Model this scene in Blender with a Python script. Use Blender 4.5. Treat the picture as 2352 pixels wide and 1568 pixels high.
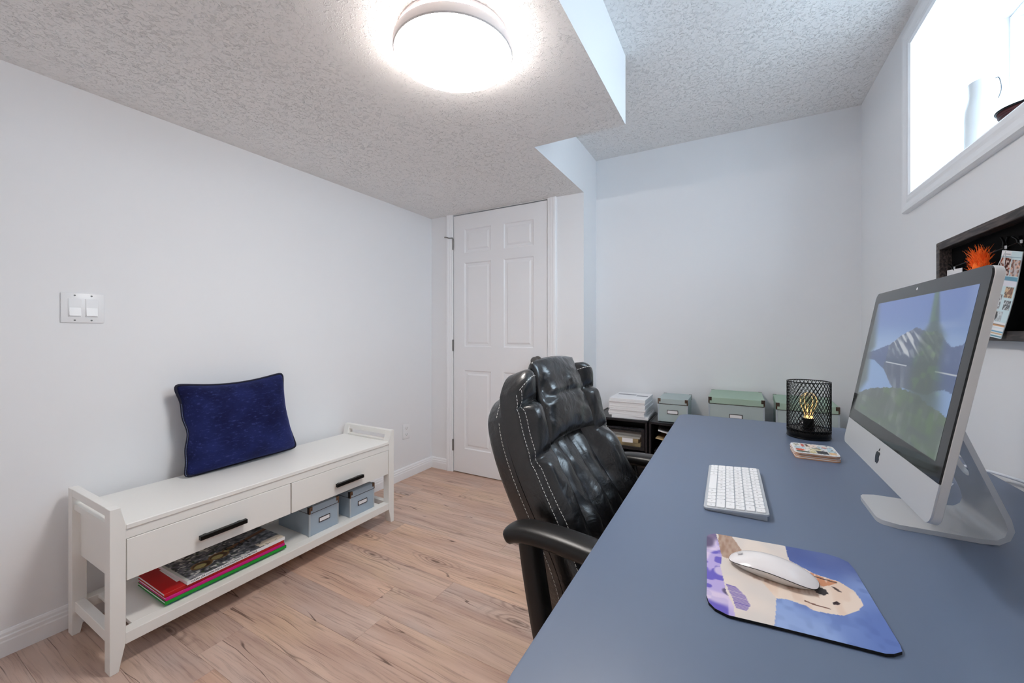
import bpy, bmesh, math, random
import numpy as np
from mathutils import Vector, Matrix

random.seed(7)
for o in list(bpy.data.objects):
    bpy.data.objects.remove(o)
SC = bpy.context.scene
COL = SC.collection

# ------------------------------------------------------------------ camera
F_PX, YAW, CAM_H = 923.7, 0.50904, 1.12
cd = bpy.data.cameras.new('camera')
cam = bpy.data.objects.new('camera', cd)
COL.objects.link(cam)
cam.location = (0, 0, CAM_H)
cam.rotation_euler = (math.pi / 2, 0, YAW)
cd.sensor_width = 36.0
cd.lens = 36.0 * F_PX / 2352
cd.shift_y = -(784 - 762.0) / 2352
cd.clip_start = 0.02
SC.camera = cam

# ------------------------------------------------------------------ world, lights, exposure
LAMP_STRENGTH = 33.0
SKY_STRENGTH = 10.0
EXPOSURE = 0.50
w = bpy.data.worlds.new('world')
SC.world = w
w.use_nodes = True
bg = w.node_tree.nodes['Background']
bg.inputs[0].default_value = (0.72, 0.87, 1.0, 1)
bg.inputs[1].default_value = SKY_STRENGTH
pl = bpy.data.lights.new('window_portal', 'AREA')
pl.shape = 'RECTANGLE'
pl.size, pl.size_y = 1.12, 0.585
pl.cycles.is_portal = True
po = bpy.data.objects.new('window_portal', pl)
COL.objects.link(po)
po.location = (0.97, 1.56, 1.9525)
po.rotation_euler = (math.pi / 2, 0, math.pi / 2)      # faces -X, into the room
SC.view_settings.view_transform = 'Standard'
SC.view_settings.look = 'None'
SC.view_settings.gamma = 1.0
SC.view_settings.use_curve_mapping = False
SC.view_settings.exposure = EXPOSURE
SC.cycles.diffuse_bounces = 12
SC.cycles.max_bounces = 16
SC.cycles.sample_clamp_indirect = 12.0

# ------------------------------------------------------------------ helpers: colour and materials
def lin(c):
    return tuple((v / 12.92 if v <= 0.04045 else ((v + 0.055) / 1.055) ** 2.4) for v in c)
def rgb(r, g, b):
    return lin((r / 255, g / 255, b / 255)) + (1.0,)

def mat(name, col, rough=0.5, metal=0.0, spec=0.5, coat=0.0, bump=None, emit=None, trans=0.0, ior=1.45, sheen=0.0):
    m = bpy.data.materials.new(name)
    m.use_nodes = True
    nt = m.node_tree
    b = nt.nodes['Principled BSDF']
    b.inputs['Base Color'].default_value = col
    b.inputs['Roughness'].default_value = rough
    b.inputs['Metallic'].default_value = metal
    b.inputs['Specular IOR Level'].default_value = spec
    b.inputs['Coat Weight'].default_value = coat
    b.inputs['Transmission Weight'].default_value = trans
    b.inputs['IOR'].default_value = ior
    b.inputs['Sheen Weight'].default_value = sheen
    if emit:
        b.inputs['Emission Color'].default_value = emit[0]
        b.inputs['Emission Strength'].default_value = emit[1]
    if bump:
        scale, strength, dist = bump
        tc = nt.nodes.new('ShaderNodeTexCoord')
        n = nt.nodes.new('ShaderNodeTexNoise')
        n.inputs['Scale'].default_value = scale
        n.inputs['Detail'].default_value = 4
        bp = nt.nodes.new('ShaderNodeBump')
        bp.inputs['Strength'].default_value = strength
        bp.inputs['Distance'].default_value = dist
        nt.links.new(tc.outputs['Object'], n.inputs['Vector'])
        nt.links.new(n.outputs['Fac'], bp.inputs['Height'])
        nt.links.new(bp.outputs['Normal'], b.inputs['Normal'])
    return m

class NT:
    """small node-graph builder"""
    def __init__(s, m):
        s.nt = m.node_tree
        s.b = s.nt.nodes['Principled BSDF']
    def n(s, t, **kw):
        nd = s.nt.nodes.new(t)
        for k, v in kw.items():
            if k.startswith('i_'):
                key = k[2:].replace('_', ' ')
                nd.inputs[key].default_value = v
            else:
                setattr(nd, k, v)
        return nd
    def l(s, a, b):
        s.nt.links.new(a, b)
    def math(s, op, a, b=None, clamp=False):
        nd = s.nt.nodes.new('ShaderNodeMath')
        nd.operation = op
        nd.use_clamp = clamp
        for i, v in enumerate((a, b)):
            if v is None:
                continue
            if isinstance(v, (int, float)):
                nd.inputs[i].default_value = v
            else:
                s.l(v, nd.inputs[i])
        return nd.outputs[0]
    def mapr(s, v, a, b, c=0.0, d=1.0):
        nd = s.nt.nodes.new('ShaderNodeMapRange')
        s.l(v, nd.inputs[0])
        for i, x in enumerate((a, b, c, d)):
            nd.inputs[i + 1].default_value = x
        return nd.outputs[0]
    def mix(s, f, a, b):
        nd = s.nt.nodes.new('ShaderNodeMix')
        nd.data_type = 'RGBA'
        for k, v in ((0, f), (6, a), (7, b)):
            if isinstance(v, (int, float)):
                nd.inputs[k].default_value = v
            elif isinstance(v, tuple):
                nd.inputs[k].default_value = v
            else:
                s.l(v, nd.inputs[k])
        return nd.outputs[2]

def floor_material():
    m = mat('vinyl_plank', rgb(160, 135, 118), 0.42, spec=0.35)
    g = NT(m)
    tc = g.n('ShaderNodeTexCoord')
    oi = g.n('ShaderNodeObjectInfo')
    off = g.n('ShaderNodeCombineXYZ')
    g.l(g.math('MULTIPLY', oi.outputs['Random'], 41.0), off.inputs[0])
    g.l(g.math('MULTIPLY', oi.outputs['Random'], 17.3), off.inputs[1])
    add = g.n('ShaderNodeVectorMath', operation='ADD')
    g.l(tc.outputs['Object'], add.inputs[0])
    g.l(off.outputs[0], add.inputs[1])
    # gentle warp so grain lines wander
    wn = g.n('ShaderNodeTexNoise', i_Scale=3.2, i_Detail=2.0)
    g.l(add.outputs[0], wn.inputs['Vector'])
    ws = g.n('ShaderNodeVectorMath', operation='SUBTRACT')
    g.l(wn.outputs['Color'], ws.inputs[0]); ws.inputs[1].default_value = (.5, .5, .5)
    wm = g.n('ShaderNodeVectorMath', operation='MULTIPLY')
    g.l(ws.outputs[0], wm.inputs[0]); wm.inputs[1].default_value = (0.05, 0.030, 0)
    wa = g.n('ShaderNodeVectorMath', operation='ADD')
    g.l(add.outputs[0], wa.inputs[0]); g.l(wm.outputs[0], wa.inputs[1])
    def stretched(sx, sy, detail, rough=0.55, src=None):
        v = g.n('ShaderNodeVectorMath', operation='MULTIPLY')
        g.l((src or wa).outputs[0], v.inputs[0]); v.inputs[1].default_value = (sx, sy, 1)
        n = g.n('ShaderNodeTexNoise', i_Scale=1.0, i_Detail=detail, i_Roughness=rough)
        g.l(v.outputs[0], n.inputs['Vector'])
        return n.outputs['Fac']
    broad = stretched(1.3, 13, 3)
    grain = stretched(3.2, 95, 6, 0.7)
    patch = stretched(2.0, 5.0, 2)
    crackn = stretched(1.3, 20, 1.5, 0.45)
    crackm = stretched(3.0, 12, 1.5)
    # knots: sparse cells with rings
    kv = g.n('ShaderNodeVectorMath', operation='MULTIPLY')
    g.l(wa.outputs[0], kv.inputs[0]); kv.inputs[1].default_value = (2.0, 7.5, 1)
    vor = g.n('ShaderNodeTexVoronoi', voronoi_dimensions='2D', i_Scale=1.0)
    g.l(kv.outputs[0], vor.inputs['Vector'])
    kd = vor.outputs['Distance']
    sel = g.math('GREATER_THAN', g.n('ShaderNodeSeparateColor').outputs[0], 2.0)
    sepc = g.n('ShaderNodeSeparateColor')
    g.l(vor.outputs['Color'], sepc.inputs[0])
    sel = g.math('GREATER_THAN', sepc.outputs[0], 0.80)
    near = g.mapr(kd, 0.10, 0.42, 1.0, 0.0)
    rings = g.math('POWER', g.math('ABSOLUTE', g.math('SINE', g.math('MULTIPLY', g.math('ADD', kd, g.math('MULTIPLY', broad, 0.25)), 34.0))), 5.0)
    knot_ring = g.math('MULTIPLY', g.math('MULTIPLY', rings, near), sel)
    core = g.math('MULTIPLY', g.mapr(kd, 0.03, 0.075, 1.0, 0.0), sel)
    base = g.mix(g.mapr(broad, 0.30, 0.70), rgb(186, 157, 143), rgb(226, 202, 187))
    base = g.mix(g.math('MULTIPLY', g.mapr(patch, 0.5, 0.72), 0.55), base, rgb(224, 197, 168))
    base = g.mix(g.math('MULTIPLY', g.mapr(patch, 0.44, 0.28), 0.5), base, rgb(202, 191, 186))
    base = g.mix(g.math('MULTIPLY', g.mapr(grain, 0.50, 0.27), 0.7), base, rgb(118, 94, 83))
    base = g.mix(g.math('MULTIPLY', g.mapr(grain, 0.60, 0.78), 0.4), base, rgb(248, 232, 220))
    crack = g.math('MULTIPLY', g.mapr(g.math('ABSOLUTE', g.math('SUBTRACT', crackn, 0.5)), 0.003, 0.011, 1.0, 0.0), g.mapr(crackm, 0.50, 0.60))
    base = g.mix(g.math('MULTIPLY', crack, 0.8), base, rgb(84, 62, 54))
    base = g.mix(g.math('MULTIPLY', knot_ring, 0.55), base, rgb(116, 90, 78))
    base = g.mix(g.math('MULTIPLY', core, 0.55), base, rgb(78, 58, 50))
    # plank to plank tint
    wnz = g.n('ShaderNodeTexWhiteNoise', noise_dimensions='1D')
    g.l(oi.outputs['Random'], wnz.inputs['W'])
    tint = g.mix(wnz.outputs['Value'], rgb(255, 244, 234), rgb(240, 240, 242))
    mm = g.n('ShaderNodeMix', data_type='RGBA', blend_type='MULTIPLY')
    mm.inputs[0].default_value = 0.9
    g.l(base, mm.inputs[6]); g.l(tint, mm.inputs[7])
    g.l(mm.outputs[2], g.b.inputs['Base Color'])
    bp = g.n('ShaderNodeBump', i_Strength=0.25, i_Distance=0.002)
    g.l(grain, bp.inputs['Height'])
    g.l(bp.outputs[0], g.b.inputs['Normal'])
    return m

def ceiling_material():
    m = mat('stipple_ceiling', rgb(243, 242, 241), 0.55, spec=0.5)
    g = NT(m)
    tc = g.n('ShaderNodeTexCoord')
    n1 = g.n('ShaderNodeTexNoise', i_Scale=62.0, i_Detail=3.0, i_Roughness=0.6, i_Distortion=0.9)
    n2 = g.n('ShaderNodeTexNoise', i_Scale=150.0, i_Detail=2.0, i_Distortion=0.6)
    n3 = g.n('ShaderNodeTexNoise', i_Scale=9.0, i_Detail=2.0)
    for n in (n1, n2, n3):
        g.l(tc.outputs['Object'], n.inputs['Vector'])
    fle = g.mapr(n1.outputs['Fac'], 0.56, 0.66)
    fle2 = g.mapr(n2.outputs['Fac'], 0.58, 0.70)
    msk = g.mapr(n3.outputs['Fac'], 0.30, 0.55, 0.45, 1.0)
    h = g.math('MULTIPLY', g.math('ADD', fle, g.math('MULTIPLY', fle2, 0.45)), msk)
    bp = g.n('ShaderNodeBump', i_Strength=0.8, i_Distance=0.0055)
    g.l(h, bp.inputs['Height'])
    g.l(bp.outputs[0], g.b.inputs['Normal'])
    return m

def leather_material():
    m = mat('black_leather', rgb(12, 12, 14), 0.36, spec=0.4, coat=1.0)
    m.node_tree.nodes['Principled BSDF'].inputs['Coat Roughness'].default_value = 0.22
    m.node_tree.nodes['Principled BSDF'].inputs['Coat IOR'].default_value = 1.58
    g = NT(m)
    tc = g.n('ShaderNodeTexCoord')
    n1 = g.n('ShaderNodeTexNoise', i_Scale=10.0, i_Detail=5.0, i_Roughness=0.55, i_Distortion=0.5)
    v = g.n('ShaderNodeTexVoronoi', i_Scale=330.0, feature='DISTANCE_TO_EDGE')
    g.l(tc.outputs['Object'], n1.inputs['Vector'])
    g.l(tc.outputs['Object'], v.inputs['Vector'])
    b1 = g.n('ShaderNodeBump', i_Strength=0.6, i_Distance=0.022)
    g.l(n1.outputs['Fac'], b1.inputs['Height'])
    b2 = g.n('ShaderNodeBump', i_Strength=0.12, i_Distance=0.0006)
    g.l(v.outputs['Distance'], b2.inputs['Height'])
    g.l(b1.outputs[0], b2.inputs['Normal'])
    g.l(b2.outputs[0], g.b.inputs['Normal'])
    b3 = g.n('ShaderNodeBump', i_Strength=0.22, i_Distance=0.012)
    g.l(n1.outputs['Fac'], b3.inputs['Height'])
    g.l(b3.outputs[0], g.b.inputs['Coat Normal'])
    return m

def velvet_material():
    m = mat('navy_velvet', rgb(26, 31, 84), 0.85, spec=0.2, sheen=0.5)
    g = NT(m)
    g.b.inputs['Sheen Roughness'].default_value = 0.4
    g.b.inputs['Sheen Tint'].default_value = rgb(110, 125, 200)
    tc = g.n('ShaderNodeTexCoord')
    mp = g.n('ShaderNodeMapping')
    mp.inputs['Scale'].default_value = (90, 40, 130)
    g.l(tc.outputs['Object'], mp.inputs['Vector'])
    n1 = g.n('ShaderNodeTexNoise', i_Scale=1.0, i_Detail=6.0, i_Roughness=0.7)
    g.l(mp.outputs[0], n1.inputs['Vector'])
    n2 = g.n('ShaderNodeTexNoise', i_Scale=7.0, i_Detail=3.0)
    g.l(tc.outputs['Object'], n2.inputs['Vector'])
    c = g.mix(g.mapr(n2.outputs['Fac'], 0.35, 0.68), rgb(17, 20, 58), rgb(32, 40, 92))
    c = g.mix(g.math('MULTIPLY', g.mapr(n1.outputs['Fac'], 0.55, 0.78), 0.6), c, rgb(78, 92, 160))
    g.l(c, g.b.inputs['Base Color'])
    bp = g.n('ShaderNodeBump', i_Strength=0.4, i_Distance=0.002)
    g.l(n1.outputs['Fac'], bp.inputs['Height'])
    g.l(bp.outputs[0], g.b.inputs['Normal'])
    return m

def painted_material(name, rough=0.5, emit=0.0, coat=0.0, spec=0.5):
    """flat print: colour attribute 'print'"""
    m = mat(name, (1, 1, 1, 1), rough, coat=coat, spec=spec)
    g = NT(m)
    a = g.n('ShaderNodeVertexColor', layer_name='print')
    if emit:
        g.b.inputs['Base Color'].default_value = (0.01, 0.01, 0.01, 1)
        g.l(a.outputs['Color'], g.b.inputs['Emission Color'])
        g.b.inputs['Emission Strength'].default_value = emit
    else:
        g.l(a.outputs['Color'], g.b.inputs['Base Color'])
    return m

def pane_material(name, tint=(1, 1, 1, 1), rough=0.02):
    m = bpy.data.materials.new(name)
    m.use_nodes = True
    nt = m.node_tree
    nt.nodes.clear()
    out = nt.nodes.new('ShaderNodeOutputMaterial')
    tr = nt.nodes.new('ShaderNodeBsdfTransparent'); tr.inputs[0].default_value = tint
    gl = nt.nodes.new('ShaderNodeBsdfGlossy'); gl.inputs['Roughness'].default_value = rough
    lw = nt.nodes.new('ShaderNodeLayerWeight'); lw.inputs[0].default_value = 0.5
    pw = nt.nodes.new('ShaderNodeMath'); pw.operation = 'POWER'; pw.inputs[1].default_value = 5.0
    fr = nt.nodes.new('ShaderNodeMath'); fr.operation = 'MULTIPLY_ADD'; fr.inputs[1].default_value = 0.9; fr.inputs[2].default_value = 0.035
    nt.links.new(lw.outputs['Facing'], pw.inputs[0]); nt.links.new(pw.outputs[0], fr.inputs[0])
    mx = nt.nodes.new('ShaderNodeMixShader')
    nt.links.new(fr.outputs[0], mx.inputs[0]); nt.links.new(tr.outputs[0], mx.inputs[1])
    nt.links.new(gl.outputs[0], mx.inputs[2]); nt.links.new(mx.outputs[0], out.inputs[0])
    return m

M = dict(
    wall=mat('wall_paint', rgb(238, 239, 241), 0.6, spec=0.3, bump=(260, 0.05, 0.001)),
    trim=mat('trim_paint', rgb(244, 245, 247), 0.35, spec=0.5),
    door=mat('door_paint', rgb(238, 238, 240), 0.4, spec=0.45),
    ceiling=ceiling_material(), floor=floor_material(),
    dark=mat('dark_void', rgb(30, 28, 27), 0.9),
    bench=mat('bench_paint', rgb(240, 239, 235), 0.42, spec=0.45),
    bench_in=mat('bench_back', rgb(120, 110, 100), 0.7),
    black_metal=mat('black_metal', rgb(18, 18, 19), 0.35, metal=0.6),
    hinge=mat('hinge_steel', rgb(120, 118, 115), 0.35, metal=1.0),
    leather=leather_material(), velvet=velvet_material(),
    piping=mat('dark_piping', rgb(12, 14, 40), 0.7), thread=mat('white_thread', rgb(232, 230, 226), 0.7),
    velvet_thread=mat('pale_blue_thread', rgb(150, 165, 215), 0.7),
    armpad=mat('arm_plastic', rgb(24, 22, 21), 0.36, spec=0.5, bump=(420, 0.12, 0.0008)),
    desk=mat('slate_blue_laminate', rgb(95, 111, 137), 0.44, spec=1.0, bump=(700, 0.03, 0.0004)),
    desk_edge=mat('desk_edge_highlight', rgb(168, 182, 198), 0.35, spec=0.5),  # pale highlight line along the desk edge, put into the colour
    steel=mat('desk_leg_steel', rgb(60, 62, 66), 0.45, metal=0.7),
    alu=mat('brushed_aluminium', rgb(206, 208, 210), 0.34, metal=0.35),
    alu_side=mat('aluminium_edge', rgb(222, 220, 216), 0.3, metal=0.3),
    glassblack=mat('black_glass_bezel', rgb(16, 17, 20), 0.06, spec=0.6),
    logo=mat('black_logo', rgb(12, 12, 13), 0.15),
    white_plastic=mat('white_plastic', rgb(240, 241, 243), 0.3, spec=0.5),
    mouse_white=mat('mouse_shell', rgb(240, 236, 236), 0.15, spec=0.5, coat=0.3),
    kb_alu=mat('keyboard_aluminium', rgb(205, 209, 214), 0.35, metal=0.5),
    legend=mat('key_legend', rgb(150, 152, 156), 0.6),
    rubber=mat('black_rubber', rgb(14, 15, 18), 0.7),
    boxblue=mat('blue_grey_board', rgb(164, 180, 194), 0.7, bump=(500, 0.06, 0.0006)),
    boxblue_dark=mat('blue_grey_board_side', rgb(88, 98, 104), 0.7),
    boxgreen=mat('sage_green_board', rgb(172, 190, 180), 0.7, bump=(500, 0.06, 0.0006)),
    boxlidgreen=mat('sage_green_lid', rgb(166, 190, 172), 0.7),
    boxgrey=mat('pale_grey_green_board', rgb(176, 190, 190), 0.7),
    boxedge=mat('box_edge_trim', rgb(186, 198, 206), 0.4, metal=0.3),
    chrome=mat('corner_steel', rgb(128, 112, 100), 0.25, metal=1.0),
    label_frame=mat('dark_label_frame', rgb(52, 38, 38), 0.35, metal=0.4),
    paper=mat('white_paper', rgb(236, 236, 238), 0.8),
    paper_print=mat('grey_print', rgb(150, 150, 156), 0.8),
    manila=mat('manila_card', rgb(206, 184, 142), 0.8),
    red=mat('red_cover', rgb(188, 14, 20), 0.4), magenta=mat('magenta_cover', rgb(214, 10, 132), 0.4),
    green=mat('green_cover', rgb(14, 150, 40), 0.4), blue=mat('blue_cover', rgb(62, 86, 170), 0.5),
    shelf_black=mat('black_laminate', rgb(26, 25, 30), 0.3, spec=0.5),
    frosted=pane_material('clear_plastic', (0.9, 0.9, 0.88, 1), 0.08), glass=pane_material('window_glass', (0.97, 0.99, 1, 1)),
    board_frame=None, board_back=mat('black_felt', rgb(12, 12, 13), 0.95, spec=0.1),
    orange=mat('orange_feather', rgb(255, 118, 34), 0.8),
    ceramic=mat('white_enamel', rgb(236, 242, 244), 0.25, spec=0.5), wire=mat('wire_grey', rgb(90, 96, 104), 0.35, metal=0.8),
    jug_blue=mat('blue_print', rgb(96, 130, 190), 0.5), bowl=mat('dark_red_wicker', rgb(66, 20, 24), 0.5),
    cork=mat('cork_board', rgb(202, 148, 108), 0.8), cable=mat('white_cable', rgb(225, 228, 234), 0.4),
    lampring=mat('fixture_ring', rgb(222, 216, 214), 0.4),
    diffuser=mat('lamp_diffuser', (1, 1, 1, 1), 0.4, emit=((1.0, 0.955, 0.91, 1), LAMP_STRENGTH)),
    fixglow=mat('lamp_side_diffuser', (1, 1, 1, 1), 0.4, emit=((1.0, 0.93, 0.88, 1), LAMP_STRENGTH * 2.4)),
    filament=mat('warm_filament', (1, 0.7, 0.3, 1), 0.4, emit=((1.0, 0.68, 0.32, 1), 0.9)),
    bulb=pane_material('bulb_glass', (1.0, 0.94, 0.80, 1), 0.02),
    pen_screw=mat('screw_chrome', rgb(190, 190, 190), 0.2, metal=1.0),
)
mb = mat('dark_wood_frame', rgb(52, 44, 42), 0.5)
g = NT(mb)
_tc = g.n('ShaderNodeTexCoord'); _mp = g.n('ShaderNodeMapping'); _mp.inputs['Scale'].default_value = (200, 14, 120)
_n = g.n('ShaderNodeTexNoise', i_Scale=1.0, i_Detail=4.0)
g.l(_tc.outputs['Object'], _mp.inputs[0]); g.l(_mp.outputs[0], _n.inputs['Vector'])
g.l(g.mix(g.mapr(_n.outputs['Fac'], 0.4, 0.65), rgb(36, 30, 30), rgb(92, 80, 76)), g.b.inputs['Base Color'])
M['board_frame'] = mb

# ------------------------------------------------------------------ helpers: geometry
def link(name, me, m, parent=None):
    for f in me.polygons:
        f.use_smooth = False
    o = bpy.data.objects.new(name, me)
    if isinstance(m, (list, tuple)):
        for k in m:
            me.materials.append(k)
    elif m is not None:
        me.materials.append(m)
    COL.objects.link(o)
    if parent is not None:
        o.parent = parent
    return o

def mk(name, bm, m, parent=None, off=None, smooth=False, angle=None):
    """one mesh object; `off` = world position of the thing's Empty when the geometry is given in world coordinates"""
    me = bpy.data.meshes.new(name)
    bmesh.ops.recalc_face_normals(bm, faces=bm.faces[:])
    if off is not None:
        bmesh.ops.translate(bm, verts=bm.verts[:], vec=-Vector(off))
    bm.to_mesh(me)
    bm.free()
    o = link(name, me, m, parent)
    if smooth:
        for f in me.polygons:
            f.use_smooth = True
        if angle:
            me.set_sharp_from_angle(angle=math.radians(angle))
    return o

def box(x0, x1, y0, y1, z0, z1, bev=0.0, seg=1, bm=None):
    t = bmesh.new()
    r = bmesh.ops.create_cube(t, size=1.0)
    bmesh.ops.scale(t, verts=t.verts[:], vec=(x1 - x0, y1 - y0, z1 - z0))
    bmesh.ops.translate(t, verts=t.verts[:], vec=((x0 + x1) / 2, (y0 + y1) / 2, (z0 + z1) / 2))
    if bev:
        bmesh.ops.bevel(t, geom=t.edges[:], offset=bev, segments=seg, affect='EDGES', profile=0.5)
    return merge(bm, t)

def merge(bm, t):
    if bm is None:
        return t
    me = bpy.data.meshes.new('tmp')
    t.to_mesh(me); t.free()
    bm.from_mesh(me)
    bpy.data.meshes.remove(me)
    return bm

def lathe(prof, seg=40, centre=(0, 0, 0), bm=None, cap=True):
    t = bmesh.new()
    rings = []
    for r, z in prof:
        if r < 1e-6:
            rings.append([t.verts.new((centre[0], centre[1], centre[2] + z))])
        else:
            rings.append([t.verts.new((centre[0] + r * math.cos(2 * math.pi * k / seg), centre[1] + r * math.sin(2 * math.pi * k / seg), centre[2] + z)) for k in range(seg)])
    for a, b in zip(rings[:-1], rings[1:]):
        for k in range(seg):
            k2 = (k + 1) % seg
            if len(a) == 1 and len(b) == 1:
                continue
            if len(a) == 1:
                t.faces.new((a[0], b[k], b[k2]))
            elif len(b) == 1:
                t.faces.new((a[k], a[k2], b[0]))
            else:
                t.faces.new((a[k], a[k2], b[k2], b[k]))
    if cap:
        for r in (rings[0], rings[-1]):
            if len(r) > 2:
                t.faces.new(r)
    return merge(bm, t)

def sweep(path, section, up=(0, 0, 1), bm=None, closed=False, cap=True, scales=None):
    """section: list of (a,b) offsets along (side, up')"""
    t = bmesh.new()
    P = [Vector(p) for p in path]
    n = len(P)
    rings = []
    for i in range(n):
        if closed:
            d = P[(i + 1) % n] - P[i - 1]
        else:
            d = P[min(i + 1, n - 1)] - P[max(i - 1, 0)]
        d.normalize()
        u = Vector(up)
        s = d.cross(u)
        if s.length < 1e-4:
            s = d.cross(Vector((1, 0, 0.01)))
        s.normalize()
        v = s.cross(d).normalized()
        k = scales[i] if scales else 1.0
        rings.append([t.verts.new(P[i] + s * a * k + v * b * k) for a, b in section])
    m = len(section)
    for i in range(n if closed else n - 1):
        A, B = rings[i], rings[(i + 1) % n]
        for k in range(m):
            t.faces.new((A[k], A[(k + 1) % m], B[(k + 1) % m], B[k]))
    if cap and not closed:
        t.faces.new(rings[0]); t.faces.new(rings[-1])
    return merge(bm, t)

def circ(r, n=8):
    return [(r * math.cos(2 * math.pi * k / n), r * math.sin(2 * math.pi * k / n)) for k in range(n)]
def rrect(w, h, p=4, n=16):
    out = []
    for k in range(n):
        a = 2 * math.pi * (k + .5) / n
        c, s = math.cos(a), math.sin(a)
        r = (abs(c) ** p + abs(s) ** p) ** (-1 / p)
        out.append((w / 2 * c * r, h / 2 * s * r))
    return out
def smooth_path(pts, n=6):
    """Catmull-Rom"""
    P = [Vector(p) for p in pts]
    out = []
    for i in range(len(P) - 1):
        p0, p1, p2, p3 = P[max(i - 1, 0)], P[i], P[i + 1], P[min(i + 2, len(P) - 1)]
        for k in range(n):
            t = k / n
            out.append(0.5 * ((2 * p1) + (p2 - p0) * t + (2 * p0 - 5 * p1 + 4 * p2 - p3) * t * t + (3 * p1 - p0 - 3 * p2 + p3) * t ** 3))
    out.append(P[-1])
    return out

def prism(outline, z0, z1, bm=None, bev=0.0, seg=2):
    t = bmesh.new()
    vs = [t.verts.new((x, y, z0)) for x, y in outline]
    f = t.faces.new(vs)
    r = bmesh.ops.extrude_face_region(t, geom=[f])
    bmesh.ops.translate(t, verts=[v for v in r['geom'] if isinstance(v, bmesh.types.BMVert)], vec=(0, 0, z1 - z0))
    if bev:
        es = [e for e in t.edges if abs(e.verts[0].co.z - e.verts[1].co.z) < 1e-6]
        bmesh.ops.bevel(t, geom=es, offset=bev, segments=seg, affect='EDGES', profile=0.5)
    return merge(bm, t)

def rounded(x0, x1, y0, y1, r, n=8):
    out = []
    for cx, cy, a0 in ((x1 - r, y1 - r, 0), (x0 + r, y1 - r, 90), (x0 + r, y0 + r, 180), (x1 - r, y0 + r, 270)):
        for k in range(n + 1):
            a = math.radians(a0 + 90 * k / n)
            out.append((cx + r * math.cos(a), cy + r * math.sin(a)))
    return out

def thing(name, label, cat, loc=(0, 0, 0), rotz=0.0, group=None):
    o = bpy.data.objects.new(name, None)
    o.empty_display_size = 0.05
    COL.objects.link(o)
    o.location = loc
    o.rotation_euler = (0, 0, rotz)
    return tag(o, label, cat, group)
def tag(o, label, cat, group=None):
    o['label'] = label
    o['category'] = cat
    if group:
        o['group'] = group
    return o
def struct(o):
    o['kind'] = 'structure'
    return o
def copy_tree(o, parent=None):
    c = o.copy()
    COL.objects.link(c)
    c.parent = parent
    for ch in list(o.children):
        copy_tree(ch, c)
    return c

def paint_grid(name, nu, nv, pos, col, m, parent=None, back=None):
    """nu x nv vertex grid; pos(u,v)->xyz array, col(u,v)->srgb array, u,v in 0..1"""
    U, V = np.meshgrid(np.linspace(0, 1, nu), np.linspace(0, 1, nv), indexing='ij')
    P = pos(U, V)
    C = np.clip(col(U, V), 0, 1)
    idx = np.arange(nu * nv).reshape(nu, nv)
    q = np.stack([idx[:-1, :-1], idx[1:, :-1], idx[1:, 1:], idx[:-1, 1:]], -1).reshape(-1, 4)
    me = bpy.data.meshes.new(name)
    me.from_pydata(P.reshape(-1, 3).tolist(), [], q.tolist())
    a = me.color_attributes.new('print', 'FLOAT_COLOR', 'POINT')
    Cl = np.where(C <= 0.04045, C / 12.92, ((C + 0.055) / 1.055) ** 2.4)
    a.data.foreach_set('color', np.concatenate([Cl.reshape(-1, 3), np.ones((nu * nv, 1))], 1).astype(np.float32).ravel())
    o = link(name, me, m, parent)
    for f in me.polygons:
        f.use_smooth = True
    return o

def inside(poly, X, Y):
    r = np.zeros(X.shape, bool)
    n = len(poly)
    for i in range(n):
        x0, y0 = poly[i]; x1, y1 = poly[(i + 1) % n]
        c = ((y0 > Y) != (y1 > Y))
        with np.errstate(divide='ignore', invalid='ignore'):
            xi = (x1 - x0) * (Y - y0) / (y1 - y0 if y1 != y0 else 1e-12) + x0
        r ^= c & (X < xi)
    return r
def vnoise(X, Y, seed=0):
    """cheap smooth value noise in numpy"""
    rs = np.random.RandomState(seed)
    T = rs.rand(64, 64)
    xi, yi = np.floor(X).astype(int), np.floor(Y).astype(int)
    fx, fy = X - xi, Y - yi
    fx = fx * fx * (3 - 2 * fx); fy = fy * fy * (3 - 2 * fy)
    g = lambda a, b: T[a % 64, b % 64]
    return (g(xi, yi) * (1 - fx) + g(xi + 1, yi) * fx) * (1 - fy) + (g(xi, yi + 1) * (1 - fx) + g(xi + 1, yi + 1) * fx) * fy
def C3(r, g_, b):
    return np.array([r, g_, b]) / 255.0
def blend(c, mask, colr):
    mk_ = np.clip(mask, 0, 1)[..., None]
    return c * (1 - mk_) + np.asarray(colr) * mk_
def sstep(a, b, x):
    t = np.clip((x - a) / (b - a), 0, 1)
    return t * t * (3 - 2 * t)

def snap_to_outline(bm, poly, tol):
    """pull the stepped border of a trimmed print onto the smooth outline"""
    for e in list(bm.edges):
        if len(e.link_faces) != 1:
            continue
        for v in e.verts:
            best = None
            for i in range(len(poly)):
                a = Vector((poly[i][0], poly[i][1], 0)); b = Vector((poly[(i + 1) % len(poly)][0], poly[(i + 1) % len(poly)][1], 0))
                p = Vector((v.co.x, v.co.y, 0)); d = b - a
                q = a + d * max(0, min(1, (p - a).dot(d) / max(d.length_squared, 1e-12)))
                if best is None or (q - p).length < best[0]:
                    best = ((q - p).length, q)
            if best[0] < tol:
                v.co.x, v.co.y = best[1].x, best[1].y

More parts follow.
